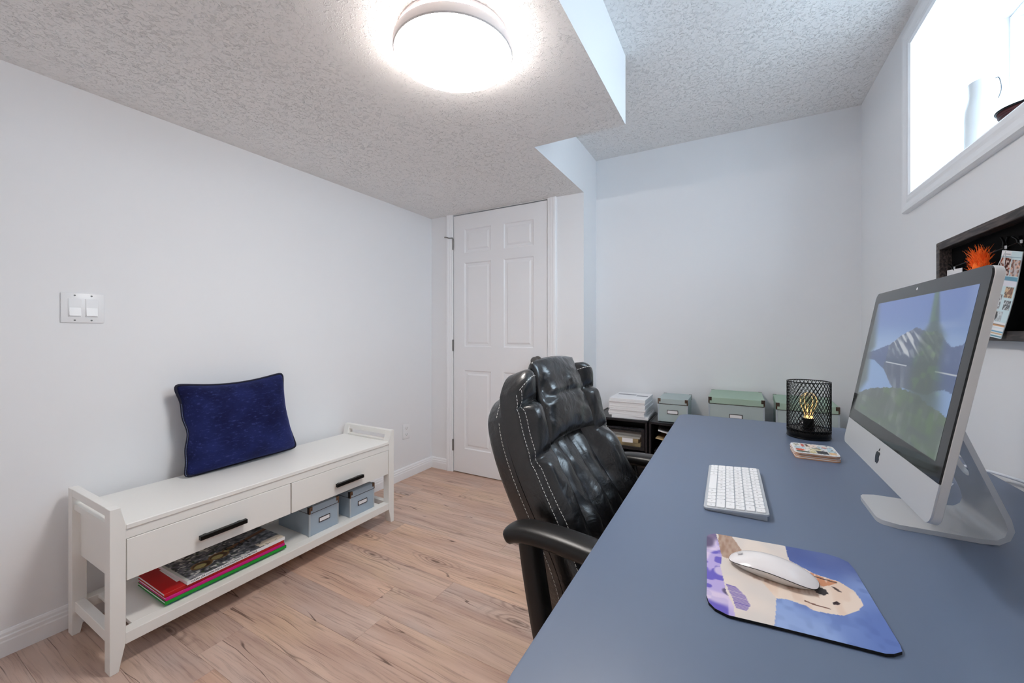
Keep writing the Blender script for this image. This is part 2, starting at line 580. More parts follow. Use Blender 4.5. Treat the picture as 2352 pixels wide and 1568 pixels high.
def text_bm(s, size, extrude=0.0002, shear=0.0):
    """text as mesh geometry in the XY plane, starting at the origin"""
    cu = bpy.data.curves.new('txt', 'FONT')
    cu.body = s
    cu.size = size
    cu.extrude = extrude
    cu.shear = shear
    o = bpy.data.objects.new('txt', cu)
    COL.objects.link(o)
    bpy.context.view_layer.update()
    me = bpy.data.meshes.new_from_object(o.evaluated_get(bpy.context.evaluated_depsgraph_get()))
    bm = bmesh.new()
    bm.from_mesh(me)
    bpy.data.objects.remove(o); bpy.data.curves.remove(cu); bpy.data.meshes.remove(me)
    return bm

# ------------------------------------------------------------------ room dimensions
XL, XR, YD, YF, YB = -2.217, 0.601, 2.597, 2.873, -0.50
ZC, ZU = 2.059, 2.370                    # low and high ceiling
SX, SY, SX2 = -0.439, 1.841, -0.897      # bulkhead edges
WY0, WY1, WZ0, WZ1 = 1.0, 2.122, 1.660, 2.245   # window opening

# ------------------------------------------------------------------ floor: planks along X
fl = struct(mk('floor', box(XL - .1, XR + .1, YB - .1, YF + .1, -0.06, -0.008), M['dark']))
PW, PL = 0.152, 1.22
rng = random.Random(11)
y = YB - 0.03
row = 0
while y < YF:
    x = XL - 0.02 - rng.random() * PL * 0.8
    if row == 10:
        x = -1.212 - PL
    while x < XR:
        x0, x1 = max(x, XL - 0.005), min(x + PL, XR + 0.005)
        if x1 - x0 > 0.03:
            g0 = 0.0002
            o = mk('plank', box(x0 + g0 - (x0 + x1) / 2, x1 - g0 - (x0 + x1) / 2, g0 - PW / 2, PW / 2 - g0, -0.008, 0.0, 0.0006), M['floor'], fl)
            o.location = ((x0 + x1) / 2, y + PW / 2, 0)
        x += PL
    y += PW
    row += 1

# ------------------------------------------------------------------ walls
struct(mk('wall_left', box(XL - .1, XL, YB - .1, YD + .1, 0, ZU + .1), M['wall']))
bm = box(XL - .1, -2.000, YD, YD + .12, 0, ZU + .1)
box(-1.147, SX2, YD, YF + .1, 0, ZU + .1, bm=bm)
box(-2.000, -1.147, YD, YD + .12, 2.056, ZU + .1, bm=bm)
box(-2.000, -1.147, YD + .06, YD + .12, 0, 2.056, bm=bm)
struct(mk('wall_door', bm, M['wall']))
struct(mk('wall_far', box(SX2 - .05, XR + .1, YF, YF + .1, 0, ZU + .1), M['wall']))
struct(mk('wall_near', box(XL - .1, XR + .3, YB - .1, YB, 0, ZU + .1), M['wall']))
bm = box(XR, XR + .26, YB - .1, WY0, 0, ZU + .1)
box(XR, XR + .26, WY1, YF + .1, 0, ZU + .1, bm=bm)
box(XR, XR + .26, WY0, WY1, 0, WZ0, bm=bm)
box(XR, XR + .26, WY0, WY1, WZ1, ZU + .1, bm=bm)
struct(mk('wall_right', bm, M['wall']))
# high ceiling over the window side, low bulkhead over the rest
struct(mk('ceiling', box(XL - .1, XR + .3, YB - .1, YF + .1, ZU, ZU + .1), M['ceiling']))
bm = bmesh.new()
out = [(XL, YB), (SX, YB), (SX, SY), (SX2, SY), (SX2, YD), (XL, YD)]
vb = [bm.verts.new((x, y, ZC)) for x, y in out]
vt = [bm.verts.new((x, y, ZU)) for x, y in out]
bm.faces.new(vb); bm.faces.new(vt)
for i in range(6):
    bm.faces.new((vb[i], vb[(i + 1) % 6], vt[(i + 1) % 6], vt[i]))
o = struct(mk('ceiling_bulkhead', bm, [M['ceiling'], M['wall']]))
for p in o.data.polygons:
    if abs(p.normal.z) < .5:
        p.material_index = 1
for p in bpy.data.objects['ceiling'].data.polygons:
    pass

# baseboards with a stepped profile
def baseboard(name, a, b, nrm):
    """a,b floor end points; nrm = direction into the room"""
    prof = [(0, 0), (.013, 0), (.013, .050), (.011, .055), (.011, .066), (.008, .070), (.0075, .079), (.004, .087), (0, .088)]
    t = bmesh.new()
    R = [[t.verts.new((p[0] + nrm[0] * d, p[1] + nrm[1] * d, z)) for d, z in prof] for p in (a, b)]
    n = len(prof)
    for k in range(n):
        t.faces.new((R[0][k], R[0][(k + 1) % n], R[1][(k + 1) % n], R[1][k]))
    t.faces.new(R[0]); t.faces.new(R[1])
    return struct(mk(name, t, M['trim']))
baseboard('baseboard_left', (XL, YB), (XL, YD), (1, 0))
baseboard('baseboard_door', (XL, YD), (-2.050, YD), (0, -1))
baseboard('baseboard_door_right', (-1.090, YD), (SX2, YD), (0, -1))
baseboard('baseboard_return', (SX2, YD - .012), (SX2, YF), (1, 0))
baseboard('baseboard_far', (SX2, YF), (XR, YF), (0, -1))
baseboard('baseboard_right', (XR, YB), (XR, YF), (-1, 0))

# ------------------------------------------------------------------ door with casing, hinges, knob
def casing(name, x_in, x_out, z1):
    """vertical casing strip with stepped profile, x_in is the door side"""
    s = 1 if x_out > x_in else -1
    wd = abs(x_out - x_in)
    prof = [(0, 0), (0, .009), (.1, .012), (.3, .012), (.36, .015), (.62, .016), (.70, .019), (.9, .019), (1, .014), (1, 0)]
    t = bmesh.new()
    R = [[t.verts.new((x_in + s * u * wd, YD - d, z)) for u, d in prof] for z in (0.0, z1)]
    n = len(prof)
    for k in range(n):
        t.faces.new((R[0][k], R[0][(k + 1) % n], R[1][(k + 1) % n], R[1][k]))
    t.faces.new(R[0]); t.faces.new(R[1])
    return struct(mk(name, t, M['trim']))
casing('trim_1', -1.988, -2.049, ZC)
casing('trim_2', -1.159, -1.092, ZC)
DX0, DX1, DZ0, DZ1 = -1.983, -1.164, 0.008, 2.046
door = struct(mk('door_1', box(DX0, DX1, YD + .004, YD + .04, DZ0, DZ1, 0.001), M['door']))
door['label'] = 'white six panel interior door at the far end'
PX = [(-1.878, -1.630), (-1.518, -1.270)]
PZ = [(0.197, 0.817), (1.004, 1.664), (1.742, 1.930)]
# stiles and rails stand proud of the panels: build them on the slab face
bm = None
YS0, YS1 = YD - 0.004, YD + 0.006
xs = [DX0, PX[0][0], PX[0][1], PX[1][0], PX[1][1], DX1]
zs = [DZ0, PZ[0][0], PZ[0][1], PZ[1][0], PZ[1][1], PZ[2][0], PZ[2][1], DZ1]
for a, b in ((0, 1), (2, 3), (4, 5)):
    bm = box(xs[a], xs[b], YS0, YS1, DZ0, DZ1, bm=bm)
for a, b in ((0, 1), (2, 3), (4, 5), (6, 7)):
    for c, d in ((1, 2), (3, 4)):
        bm = box(xs[c], xs[d], YS0, YS1, zs[a], zs[b], bm=bm)
mk('stiles_and_rails', bm, M['door'], door)
for (x0, x1) in PX:
    for (z0, z1) in PZ:
        t = bmesh.new()
        lv = [(0, -.004), (.010, .0075), (.016, .0075), (.036, -.0015), (.040, -.0015)]
        rings = []
        for ins, d in lv:
            rings.append([t.verts.new((x, YD + d, z)) for x, z in ((x0 + ins, z0 + ins), (x1 - ins, z0 + ins), (x1 - ins, z1 - ins), (x0 + ins, z1 - ins))])
        for A, B in zip(rings[:-1], rings[1:]):
            for k in range(4):
                t.faces.new((A[k], A[(k + 1) % 4], B[(k + 1) % 4], B[k]))
        t.faces.new(rings[-1])
        mk('door_panel', t, M['door'], door)
for z in (0.215, 1.013, 1.823):
    h = mk('hinge', lathe([(0, -.045), (.006, -.045), (.006, .045), (0, .045)], 12, (-1.9865, YD - .009, z)), M['hinge'], door, smooth=True, angle=40)
    if z > 1.5:
        b_ = sweep([(-1.9865, YD - .012, z + .05), (-2.010, YD - .03, z + .048), (-2.028, YD - .045, z + .052)], circ(.0035), bm=None)
        lathe([(0, 0), (.009, 0), (.009, .006), (0, .006)], 12, (-2.032, YD - .048, z + .049), bm=b_)
        mk('hinge_pin_stop', b_, M['hinge'], h)
kb_ = lathe([(0, 0), (.030, 0), (.030, .006), (.012, .010), (.011, .035), (.022, .042), (.028, .055), (.024, .068), (0, .072)], 24)
bmesh.ops.rotate(kb_, verts=kb_.verts[:], cent=(0, 0, 0), matrix=Matrix.Rotation(math.pi / 2, 3, 'X'))
bmesh.ops.translate(kb_, verts=kb_.verts[:], vec=(-1.236, YD - .004, 0.918))
mk('door_knob', kb_, M['hinge'], door, smooth=True, angle=40)

# ------------------------------------------------------------------ window
tr = bmesh.new()
prof = [(-.002, 0), (-.002, .010), (.006, .016), (.020, .016), (.030, .013), (.050, .019), (.062, .019), (.066, .012), (.066, 0)]
cr = [(WY0, WZ0, -1, -1), (WY1, WZ0, 1, -1), (WY1, WZ1, 1, 1), (WY0, WZ1, -1, 1)]
R = [[tr.verts.new((XR - d, y + sy * o_, z + sz * o_)) for o_, d in prof] for y, z, sy, sz in cr]
for i in range(4):
    A, B = R[i], R[(i + 1) % 4]
    for k in range(len(prof) - 1):
        tr.faces.new((A[k], A[k + 1], B[k + 1], B[k]))
struct(mk('trim_3', tr, M['trim']))
# drywall-lined recess is the wall itself; vinyl window unit sits at its outer end
bm = None
XW = 0.852
def ring_boxes(bm, x0, x1, y0, y1, z0, z1, t):
    bm = box(x0, x1, y0, y0 + t, z0, z1, .002, bm=bm)
    bm = box(x0, x1, y1 - t, y1, z0, z1, .002, bm=bm)
    bm = box(x0, x1, y0 + t, y1 - t, z0, z0 + t, .002, bm=bm)
    bm = box(x0, x1, y0 + t, y1 - t, z1 - t, z1, .002, bm=bm)
    return bm
win = struct(mk('window_1', ring_boxes(None, XW, XW + .085, WY0 + .001, WY1 - .001, WZ0 + .001, WZ1 - .001, .010), M['trim']))
mk('window_frame', ring_boxes(None, XW + .055, XW + .085, WY0 + .011, WY1 - .011, WZ0 + .011, WZ1 - .011, .035), M['trim'], win)
mk('mullion', box(XW + .05, XW + .088, 1.545, 1.580, WZ0 + .03, WZ1 - .03, .002), M['trim'], win)
for y0, y1 in ((WY0 + .046, 1.546), (1.579, WY1 - .046)):
    mk('window_pane', box(XW + .066, XW + .072, y0, y1, WZ0 + .046, WZ1 - .046), M['glass'], win)
# outside corner of the wall beyond the unit
struct(mk('wall_outer', ring_boxes(None, XR + .26, XR + .34, WY0 - .1, WY1 + .1, WZ0 - .1, WZ1 + .1, .101), M['wall']))

# unseen window well, added to shape the daylight: corrugated steel half ring on a gravel bed
wb = bmesh.new()
XO = XR + .34
NZ, NA = 41, 33
gw = []
for i in range(NZ):
    z = 1.42 + (1.80 - 1.42) * i / (NZ - 1)
    cr_ = .010 * math.sin(i * math.pi / 2)
    gw.append([wb.verts.new((XO + (.62 + cr_) * math.sin(math.pi * k / (NA - 1)) , 1.561 - (.80 + cr_) * math.cos(math.pi * k / (NA - 1)), z)) for k in range(NA)])
for i in range(NZ - 1):
    for k in range(NA - 1):
        wb.faces.new((gw[i][k], gw[i][k + 1], gw[i + 1][k + 1], gw[i + 1][k]))
well = struct(mk('wall_added_well', wb, mat('galvanised_well', rgb(214, 218, 222), .45, metal=.2), smooth=True))
gv = bmesh.new()
gv.faces.new([gv.verts.new((XO + .61 * math.sin(math.pi * k / 24), 1.561 - .79 * math.cos(math.pi * k / 24), 1.50)) for k in range(25)])
mk('added_gravel_bed', gv, mat('pale_gravel', rgb(200, 198, 192), .9, bump=(60, 1.0, .02)), well)  # unseen pale bed added to bounce daylight upward

# ------------------------------------------------------------------ ceiling light
LX, LY = -0.792, 1.036
t = thing('ceiling_light', 'round flush white ceiling light glowing on the low ceiling', 'lamp', (LX, LY, ZC))
mk('back_plate', lathe([(0, 0), (.172, 0), (.176, -.004), (.176, -.010), (.150, -.012), (0, -.012)], 72), M['lampring'], t, smooth=True, angle=35)
mk('side_diffuser', lathe([(.150, -.012), (.150, -.030), (0, -.030), (0, -.012)], 72, cap=False), M['fixglow'], t, smooth=True, angle=35)
mk('trim_ring', lathe([(.148, -.030), (.186, -.030), (.1885, -.034), (.1885, -.058), (.1855, -.062), (.183, -.060), (.183, -.034), (.148, -.0325)], 72, cap=False), M['lampring'], t, smooth=True, angle=35)
mk('diffuser', lathe([(.1828, -.045), (.1825, -.062), (.176, -.067), (.13, -.070), (.06, -.071), (0, -.0712)], 72, cap=False), M['diffuser'], t, smooth=True)

# ------------------------------------------------------------------ light switch and outlet on the left wall
t = thing('light_switch', 'white double rocker light switch on the left wall', 'switch', (XL, 0.5515, 1.155))
mk('wall_plate', box(0, .006, -.060, .060, 0, .115, .0035, 2), M['white_plastic'], t, smooth=True, angle=30)
for yy in (-.023, .023):
    mk('rocker_frame', box(.004, .0075, yy - .0185, yy + .0185, .022, .093, .001), M['white_plastic'], t)
    rb = bmesh.new()
    vs = []
    for x, z in ((.006, .026), (.0135, .027), (.0085, .058), (.0080, .089), (.006, .089)):
        vs.append([rb.verts.new((x, yy - .0155, z)), rb.verts.new((x, yy + .0155, z))])
    for k in range(5):
        a, b = vs[k], vs[(k + 1) % 5]
        rb.faces.new((a[0], a[1], b[1], b[0]))
    rb.faces.new([v[0] for v in vs]); rb.faces.new([v[1] for v in vs])
    mk('rocker', rb, M['white_plastic'], t)
    for zz in (.010, .105):
        sb = lathe([(0, 0), (.0032, 0), (.0028, .0012), (0, .0015)], 12)
        bmesh.ops.rotate(sb, verts=sb.verts[:], cent=(0, 0, 0), matrix=Matrix.Rotation(math.pi / 2, 3, 'Y'))
        bmesh.ops.translate(sb, verts=sb.verts[:], vec=(.0058, yy, zz))
        mk('screw', sb, M['hinge'], t)
t = thing('wall_outlet', 'white duplex wall outlet beyond the bench near the corner', 'outlet', (XL, 2.300, 0.300))
mk('wall_plate', box(0, .006, -.036, .036, 0, .115, .0035, 2), M['white_plastic'], t, smooth=True, angle=30)
for zz in (.034, .081):
    ob = prism(rounded(-.0165, .0165, -.014, .014, .009, 5), 0, .0025)
    bmesh.ops.rotate(ob, verts=ob.verts[:], cent=(0, 0, 0), matrix=Matrix.Rotation(math.pi / 2, 3, 'Y') @ Matrix.Rotation(math.pi / 2, 3, 'Z'))
    bmesh.ops.translate(ob, verts=ob.verts[:], vec=(.0055, 0, zz))
    f = mk('socket_face', ob, M['white_plastic'], t)
    for yy, hh in ((-.006, .004), (.006, .005)):
        mk('slot', box(.0075, .0084, yy - .0010, yy + .0010, zz - hh + .002, zz + hh + .002), M['dark'], f)
    mk('slot', box(.0075, .0084, -.002, .002, zz - .010, zz - .006), M['dark'], f)

# ------------------------------------------------------------------ bench
BX0, BX1, BY0, BY1 = -2.176, -1.775, 0.503, 1.743
off = (-1.975, 1.123, 0)
t = thing('storage_bench', 'long white wooden bench with two drawers and a low shelf', 'bench', off)
LT = 0.040
def bench_leg(x0, x1, ya, s):
    """ya = outer face, s = +1 when the bench lies toward +Y"""
    prof = [(0, 0), (.022, 0), (.040, .088), (.040, .478), (.026, .540), (0, .540)]
    b = bmesh.new()
    A = [b.verts.new((x0, ya + s * d, z)) for d, z in prof]
    B = [b.verts.new((x1, ya + s * d, z)) for d, z in prof]
    n = len(prof)
    for k in range(n):
        b.faces.new((A[k], A[(k + 1) % n], B[(k + 1) % n], B[k]))
    b.faces.new(A); b.faces.new(B)
    bmesh.ops.bevel(b, geom=b.edges[:], offset=.0012, segments=1, affect='EDGES')
    return b
for ya, s in ((BY0, 1), (BY1, -1)):
    for x0, x1 in ((BX0, BX0 + LT), (BX1 - LT - .004, BX1)):
        mk('leg', bench_leg(x0, x1, ya, s), M['bench'], t, off)
    y0, y1 = sorted((ya + s * .001, ya + s * .026))
    mk('arm_rail', box(BX0 + LT - .001, BX1 - LT - .003, y0, y1, .512, .540, .0012), M['bench'], t, off)
    y0, y1 = sorted((ya + s * .006, ya + s * .036))
    mk('side_rail', box(BX0 + LT - .001, BX1 - LT - .003, y0, y1, .462, .486, .0012), M['bench'], t, off)
    y0, y1 = sorted((ya + s * .022, ya + s * .036))
    mk('side_panel', box(BX0 + LT - .001, BX1 - LT - .003, y0, y1, .288, .463, .001), M['bench'], t, off)
    y0, y1 = sorted((ya + s * .008, ya + s * .036))
    mk('side_stretcher', box(BX0 + LT - .001, BX1 - LT - .003, y0, y1, .084, .122, .0015), M['bench'], t, off)
mk('seat', box(BX0 + .012, BX1 + .002, BY0 + .040, BY1 - .040, .462, .479, .002), M['bench'], t, off)
mk('apron', box(BX0 + .02, BX1 - .003, BY0 + .040, BY1 - .040, .430, .462), M['bench'], t, off)
mk('drawer_case', box(BX0 + .03, BX1 - .028, BY0 + .041, BY1 - .041, .296, .430), M['bench'], t, off)
for y0, y1, hy in ((.546, 1.1105, .829), (1.1165, 1.700, 1.420)):
    d = mk('drawer', box(BX1 - .027, BX1 - .002, y0, y1, .290, .4275, .0012), M['bench'], t, off)
    hb = box(BX1 + .010, BX1 + .026, hy - .083, hy + .083, .3375, .3535, .001)
    for e in (-.06, .06):
        box(BX1 - .003, BX1 + .02, hy + e - .005, hy + e + .005, .3405, .3495, bm=hb)
    mk('handle', hb, M['black_metal'], d, off)
mk('front_rail', box(BX1 - .045, BX1 - .001, BY0 + .040, BY1 - .040, .080, .118, .0012), M['bench'], t, off)
mk('back_rail', box(BX0 + .001, BX0 + .045, BY0 + .040, BY1 - .040, .080, .118, .0012), M['bench'], t, off)
mk('shelf', box(BX0 + .045, BX1 - .045, .572, 1.668, .104, .1175, .001), M['bench'], t, off)
SHZ = 0.1182

# books and magazine on the bench shelf
def book(name, label, x0, x1, y0, y1, z0, z1, m, rot=0.0, pages=True, cat='book'):
    cx, cy = (x0 + x1) / 2, (y0 + y1) / 2
    hx, hy = (x1 - x0) / 2, (y1 - y0) / 2
    t = thing(name, label, cat, (cx, cy, z0), rot, 'books stacked on the bench shelf')
    h = z1 - z0
    b = box(-hx, hx, -hy, hy, h - .0022, h, .0006)
    box(-hx, hx, -hy, hy, 0, .0022, .0006, bm=b)
    box(hx - .0025, hx, -hy, hy, .001, h - .001, bm=b)
    mk('cover', b, m, t)
    mk('pages', box(-hx + .004, hx - .003, -hy + .003, hy - .003, .0022, h - .0022), M['paper'], t)
    return t
zb = SHZ
book('picture_book', 'thin blue book lying at the bottom of the book stack', -2.045, -1.824, .672, 1.108, zb, zb + .007, M['blue'], .01)
book('picture_book', 'green book under the magenta one on the bench shelf', -2.050, -1.812, .662, 1.112, zb + .0072, zb + .020, M['green'], 0.0)
book('picture_book', 'magenta book between the green and red books', -2.050, -1.815, .664, 1.106, zb + .0202, zb + .0325, M['magenta'], .004)
t = book('picture_book', 'red hardcover book with pale cover panel under the magazine', -2.050, -1.817, .662, 1.104, zb + .0327, zb + .0465, M['red'], -.004)
mk('cover_panel', box(-.085, .065, -.165, .19, .0138, .0141), M['paper'], t)
zm = zb + .0468
MX0, MX1, MY0, MY1 = -2.045, -1.812, .725, 1.105
t = thing('magazine', 'magazine with a spoon photo cover lying on the red book', 'magazine', ((MX0 + MX1) / 2, (MY0 + MY1) / 2, zm), 0.02, 'books stacked on the bench shelf')
hx, hy = (MX1 - MX0) / 2, (MY1 - MY0) / 2
mk('pages', box(-hx, hx - .001, -hy, hy, 0, .0125), M['paper'], t)
mk('back_cover', box(-hx, hx, -hy, hy, -.0002, .0008), M['manila'], t)
mk('spine', box(hx - .0014, hx + .0004, -hy, hy, 0, .0135), M['paper'], t)
def cover_col(U, V):
    # U: across (0 = back/wall side, 1 = spine side), V along (0 near camera, 1 far)
    n = vnoise(U * 16, V * 22, 1) * .6 + vnoise(U * 40, V * 50, 2) * .4
    c = np.ones(U.shape + (3,)) * C3(92, 96, 104)
    c = blend(c, sstep(.42, .75, n), C3(150, 152, 158))
    c = blend(c, sstep(.45, .25, n), C3(44, 46, 52))
    p = vnoise(U * 30 + 9, V * 34 + 3, 4)
    c = blend(c, sstep(.74, .82, p) * (V < .62), C3(232, 232, 226))
    c = blend(c, sstep(.80, .86, vnoise(U * 22, V * 30, 6)) * (V < .5), C3(44, 70, 30))
    # wooden spoon: handle runs to the far end, bowl near the middle
    hw = .045 + .03 * np.abs(V - .7)
    ax = .58 - .34 * (V - .3)
    c = blend(c, ((np.abs(U - ax) < hw) & (V > .5)).astype(float), C3(92, 54, 30))
    c = blend(c, ((np.abs(U - ax + .02) < .015) & (V > .55)).astype(float), C3(140, 92, 54))
    for vv, uu, r in ((.22, .66, .10), (.40, .60, .10), (.52, .52, .06)):
        d = np.hypot((U - uu) / 1.25, (V - vv)) / r
        c = blend(c, (d < 1).astype(float), C3(86, 54, 22))
        c = blend(c, ((d > .82) & (d < 1)).astype(float), C3(150, 112, 62))
        c = blend(c, (np.hypot((U - uu - .02) / 1.25, V - vv + .02) / r < .55).astype(float), C3(196, 184, 120))
    c = blend(c, ((U > .78) & (V > .72) & (n > .35)).astype(float), C3(226, 214, 196))
    c = blend(c, (V < .025).astype(float), C3(206, 210, 204))
    return c
paint_grid('cover', 110, 170, lambda U, V: np.stack([-hx + U * 2 * hx, -hy + V * 2 * hy, np.full(U.shape, .0128)], -1), cover_col, painted_material('magazine_print', .3), t)
def text_part(name, s, size, place, m, parent, extrude=.0002, shear=0.0):
    b = text_bm(s, size, extrude, shear)
    bmesh.ops.transform(b, matrix=place, verts=b.verts[:])
    return mk(name, b, m, parent)
# spine lettering reads from the near end; spine faces +X
sp = Matrix.Translation((hx + .0006, -hy + .012, .0042)) @ Matrix.Rotation(math.pi / 2, 4, 'Z') @ Matrix.Rotation(math.pi / 2, 4, 'X')
text_part('spine_lettering', 'CASA> DA COPA DELLA MONTAGNANTE DOMESTICA', .0098, sp, M['logo'], t, shear=.25)
ct = Matrix.Translation((-hx + .135, -hy + .215, .0130)) @ Matrix.Rotation(math.pi / 2, 4, 'Z')
text_part('cover_lettering', 'C31', .062, ct @ Matrix.Translation((-.03, 0, 0)), M['logo'], t)

# ------------------------------------------------------------------ storage boxes with metal corners (front = local -Y)
def storage_box(label, loc, rot, W, D, Hh, mbody, mlid, group, lid_h=.030, mside=None):
    t = thing('storage_box', label, 'box', loc, rot, group)
    w2, d2 = W / 2, D / 2
    b = mk('body', box(-w2 + .003, w2 - .003, -d2 + .003, d2 - .003, 0, Hh - .004, .001), mbody, t)
    l = mk('lid', box(-w2, w2, -d2, d2, Hh - lid_h, Hh, .0015), mlid, t)
    mk('shadow_line', ring_boxes_xy(-w2 + .0015, w2 - .0015, -d2 + .0015, d2 - .0015, Hh - lid_h - .0025, Hh - lid_h), M['label_frame'], l)
    for sx in (-1, 1):
        mk('edge_trim', box(sx * (w2 - .0035) - .0042, sx * (w2 - .0035) + .0042, -d2 + .0015, -d2 + .0095, .001, Hh - lid_h - .002, .001), M['boxedge'], b)
        for sy in (-1, 1):
            cb = box(min(sx * w2, sx * (w2 - .016)), max(sx * w2, sx * (w2 - .016)) , sy * d2 - .0008, sy * d2 + .0008, Hh - .018, Hh + .0008)
            x = sx * w2
            box(x - .0008, x + .0008, min(sy * d2, sy * (d2 - .016)), max(sy * d2, sy * (d2 - .016)), Hh - .032, Hh + .0008, bm=cb)
            box(min(x, sx * (w2 - .006)), max(x, sx * (w2 - .006)), sy * d2 - .0009, sy * d2 + .0009, Hh - .032, Hh - .017, bm=cb)
            box(min(x, sx * (w2 - .016)), max(x, sx * (w2 - .016)), min(sy * d2, sy * (d2 - .010)), max(sy * d2, sy * (d2 - .010)), Hh, Hh + .0009, bm=cb)
            rv = lathe([(0, 0), (.0025, 0), (.0018, .0015), (0, .002)], 8)
            bmesh.ops.rotate(rv, verts=rv.verts[:], cent=(0, 0, 0), matrix=Matrix.Rotation(math.pi / 2 * (1 if sy < 0 else -1), 3, 'X'))
            bmesh.ops.translate(rv, verts=rv.verts[:], vec=(sx * (w2 - .012), sy * (d2 + .0006), Hh - .010))
            merge(cb, rv)
            mk('metal_corner', cb, M['chrome'], l)
    lw, lh, lz = .031, .0115, (Hh - lid_h) * .56
    fb = box(-lw, lw, -d2 - .0005, -d2 + .0045, lz + lh - .0028, lz + lh)
    box(-lw, lw, -d2 - .0005, -d2 + .0045, lz - lh, lz - lh + .0028, bm=fb)
    box(-lw, -lw + .0028, -d2 - .0005, -d2 + .0045, lz - lh, lz + lh, bm=fb)
    box(lw - .0028, lw, -d2 - .0005, -d2 + .0045, lz - lh, lz + lh, bm=fb)
    lf = mk('label_holder', fb, M['label_frame'], b)
    mk('label_card', box(-lw + .002, lw - .002, -d2 + .0002, -d2 + .004, lz - lh + .002, lz + lh - .002), M['paper'], b)
    return t
def ring_boxes_xy(x0, x1, y0, y1, z0, z1, th=.002):
    b = box(x0, x1, y0, y0 + th, z0, z1)
    box(x0, x1, y1 - th, y1, z0, z1, bm=b)
    box(x0, x0 + th, y0, y1, z0, z1, bm=b)
    box(x1 - th, x1, y0, y1, z0, z1, bm=b)
    return b
D1 = .262
storage_box('blue grey box on the bench shelf beside the stacked books', (-1.818 - D1 / 2, 1.314, SHZ), math.pi / 2, .166, D1, .142, M['boxblue'], M['boxblue'], 'storage boxes on the bench shelf')
storage_box('blue grey box on the bench shelf at the end toward the door', (-1.812 - D1 / 2, 1.546, SHZ), math.pi / 2, .166, D1, .138, M['boxblue'], M['boxblue'], 'storage boxes on the bench shelf')

# ------------------------------------------------------------------ velvet cushion leaning on the wall
t = thing('cushion', 'navy blue velvet cushion leaning against the wall on the bench', 'cushion', (-2.09, 1.09, .479))
# corner points (y, z) in the cushion plane, from the bench up
BL, BR, TL, TR = (.834, .485), (1.345, .491), (.816, .888), (1.298, .898)
def cush_pos(U, V, side):
    u, v = U * 2 - 1, V * 2 - 1
    rr_ = np.maximum(np.abs(u), np.abs(v)) / np.maximum((np.abs(u) ** 20 + np.abs(v) ** 20) ** (1 / 20), 1e-9)
    U, V = (u * rr_ + 1) / 2, (v * rr_ + 1) / 2        # soft corners
    # pull the middle of each edge inward so corners become ears
    pin = .026
    y = (BL[0] * (1 - U) + BR[0] * U) * (1 - V) + (TL[0] * (1 - U) + TR[0] * U) * V
    z = (BL[1] * (1 - U) + BR[1] * U) * (1 - V) + (TL[1] * (1 - U) + TR[1] * U) * V
    y = y - np.sign(u) * np.abs(u) ** 3 * pin * (1 - v ** 2) ** 1.2
    z = z - np.sign(v) * np.abs(v) ** 3 * pin * (1 - u ** 2) ** 1.2 * np.where(v > 0, 1.0, .1)
    y = y + .005 * np.sin(V * 17) * np.clip(-u, 0, 1) ** 6 * (1 - v ** 2)
    e = np.clip((1 - np.abs(u) ** 3.4), 0, 1) ** .55 * np.clip((1 - np.abs(v) ** 3.4), 0, 1) ** .55
    th = .082 * e + .006 * e * (vnoise(U * 5 + 1, V * 5, 3) - .5) * 2
    # diagonal pinch folds near the near lower corner
    fold = np.sin((U * 3.2 + V * 9.0) * 3.0) * np.exp(-((U - .06) ** 2 / .02 + (V - .28) ** 2 / .02))
    th = th + .010 * fold * e
    lean = -2.098 - .052 * V
    x = lean + side * th
    return np.stack([x + 2.09, y - 1.09, z - .479], -1)
nu = nv = 44
U, V = np.meshgrid(np.linspace(0, 1, nu), np.linspace(0, 1, nv), indexing='ij')
b = bmesh.new()
F_ = cush_pos(U, V, 1); B_ = cush_pos(U, V, -1)
vf = [[b.verts.new(F_[i, j]) for j in range(nv)] for i in range(nu)]
vk = [[(vf[i][j] if i in (0, nu - 1) or j in (0, nv - 1) else b.verts.new(B_[i, j])) for j in range(nv)] for i in range(nu)]
for i in range(nu - 1):
    for j in range(nv - 1):
        b.faces.new((vf[i][j], vf[i + 1][j], vf[i + 1][j + 1], vf[i][j + 1]))
        q = (vk[i][j], vk[i][j + 1], vk[i + 1][j + 1], vk[i + 1][j])
        if len(set(q)) == 4:
            try:
                b.faces.new(q)
            except ValueError:
                pass
cov = mk('cover', b, M['velvet'], t, smooth=True)
edge = [F_[i, 0] for i in range(nu)] + [F_[-1, j] for j in range(1, nv)] + [F_[i, -1] for i in range(nu - 2, -1, -1)] + [F_[0, j] for j in range(nv - 2, 0, -1)]
mk('piping', sweep([Vector(p) for p in edge], circ(.0062, 8), up=(1, 0, .01), closed=True), M['piping'], t, smooth=True)
stb = bmesh.new()
for k in range(len(edge) - 34, len(edge)):
    p, q = Vector(edge[k]), Vector(edge[(k + 1) % len(edge)])
    for f0 in (0.1, .6):
        a_, c_ = p.lerp(q, f0), p.lerp(q, f0 + .28)
        sweep([a_ + Vector((.005, -.002, 0)), c_ + Vector((.005, -.002, 0))], circ(.0009, 4), up=(1, 0, .01), bm=stb)
mk('edge_stitching', stb, M['velvet_thread'], t)

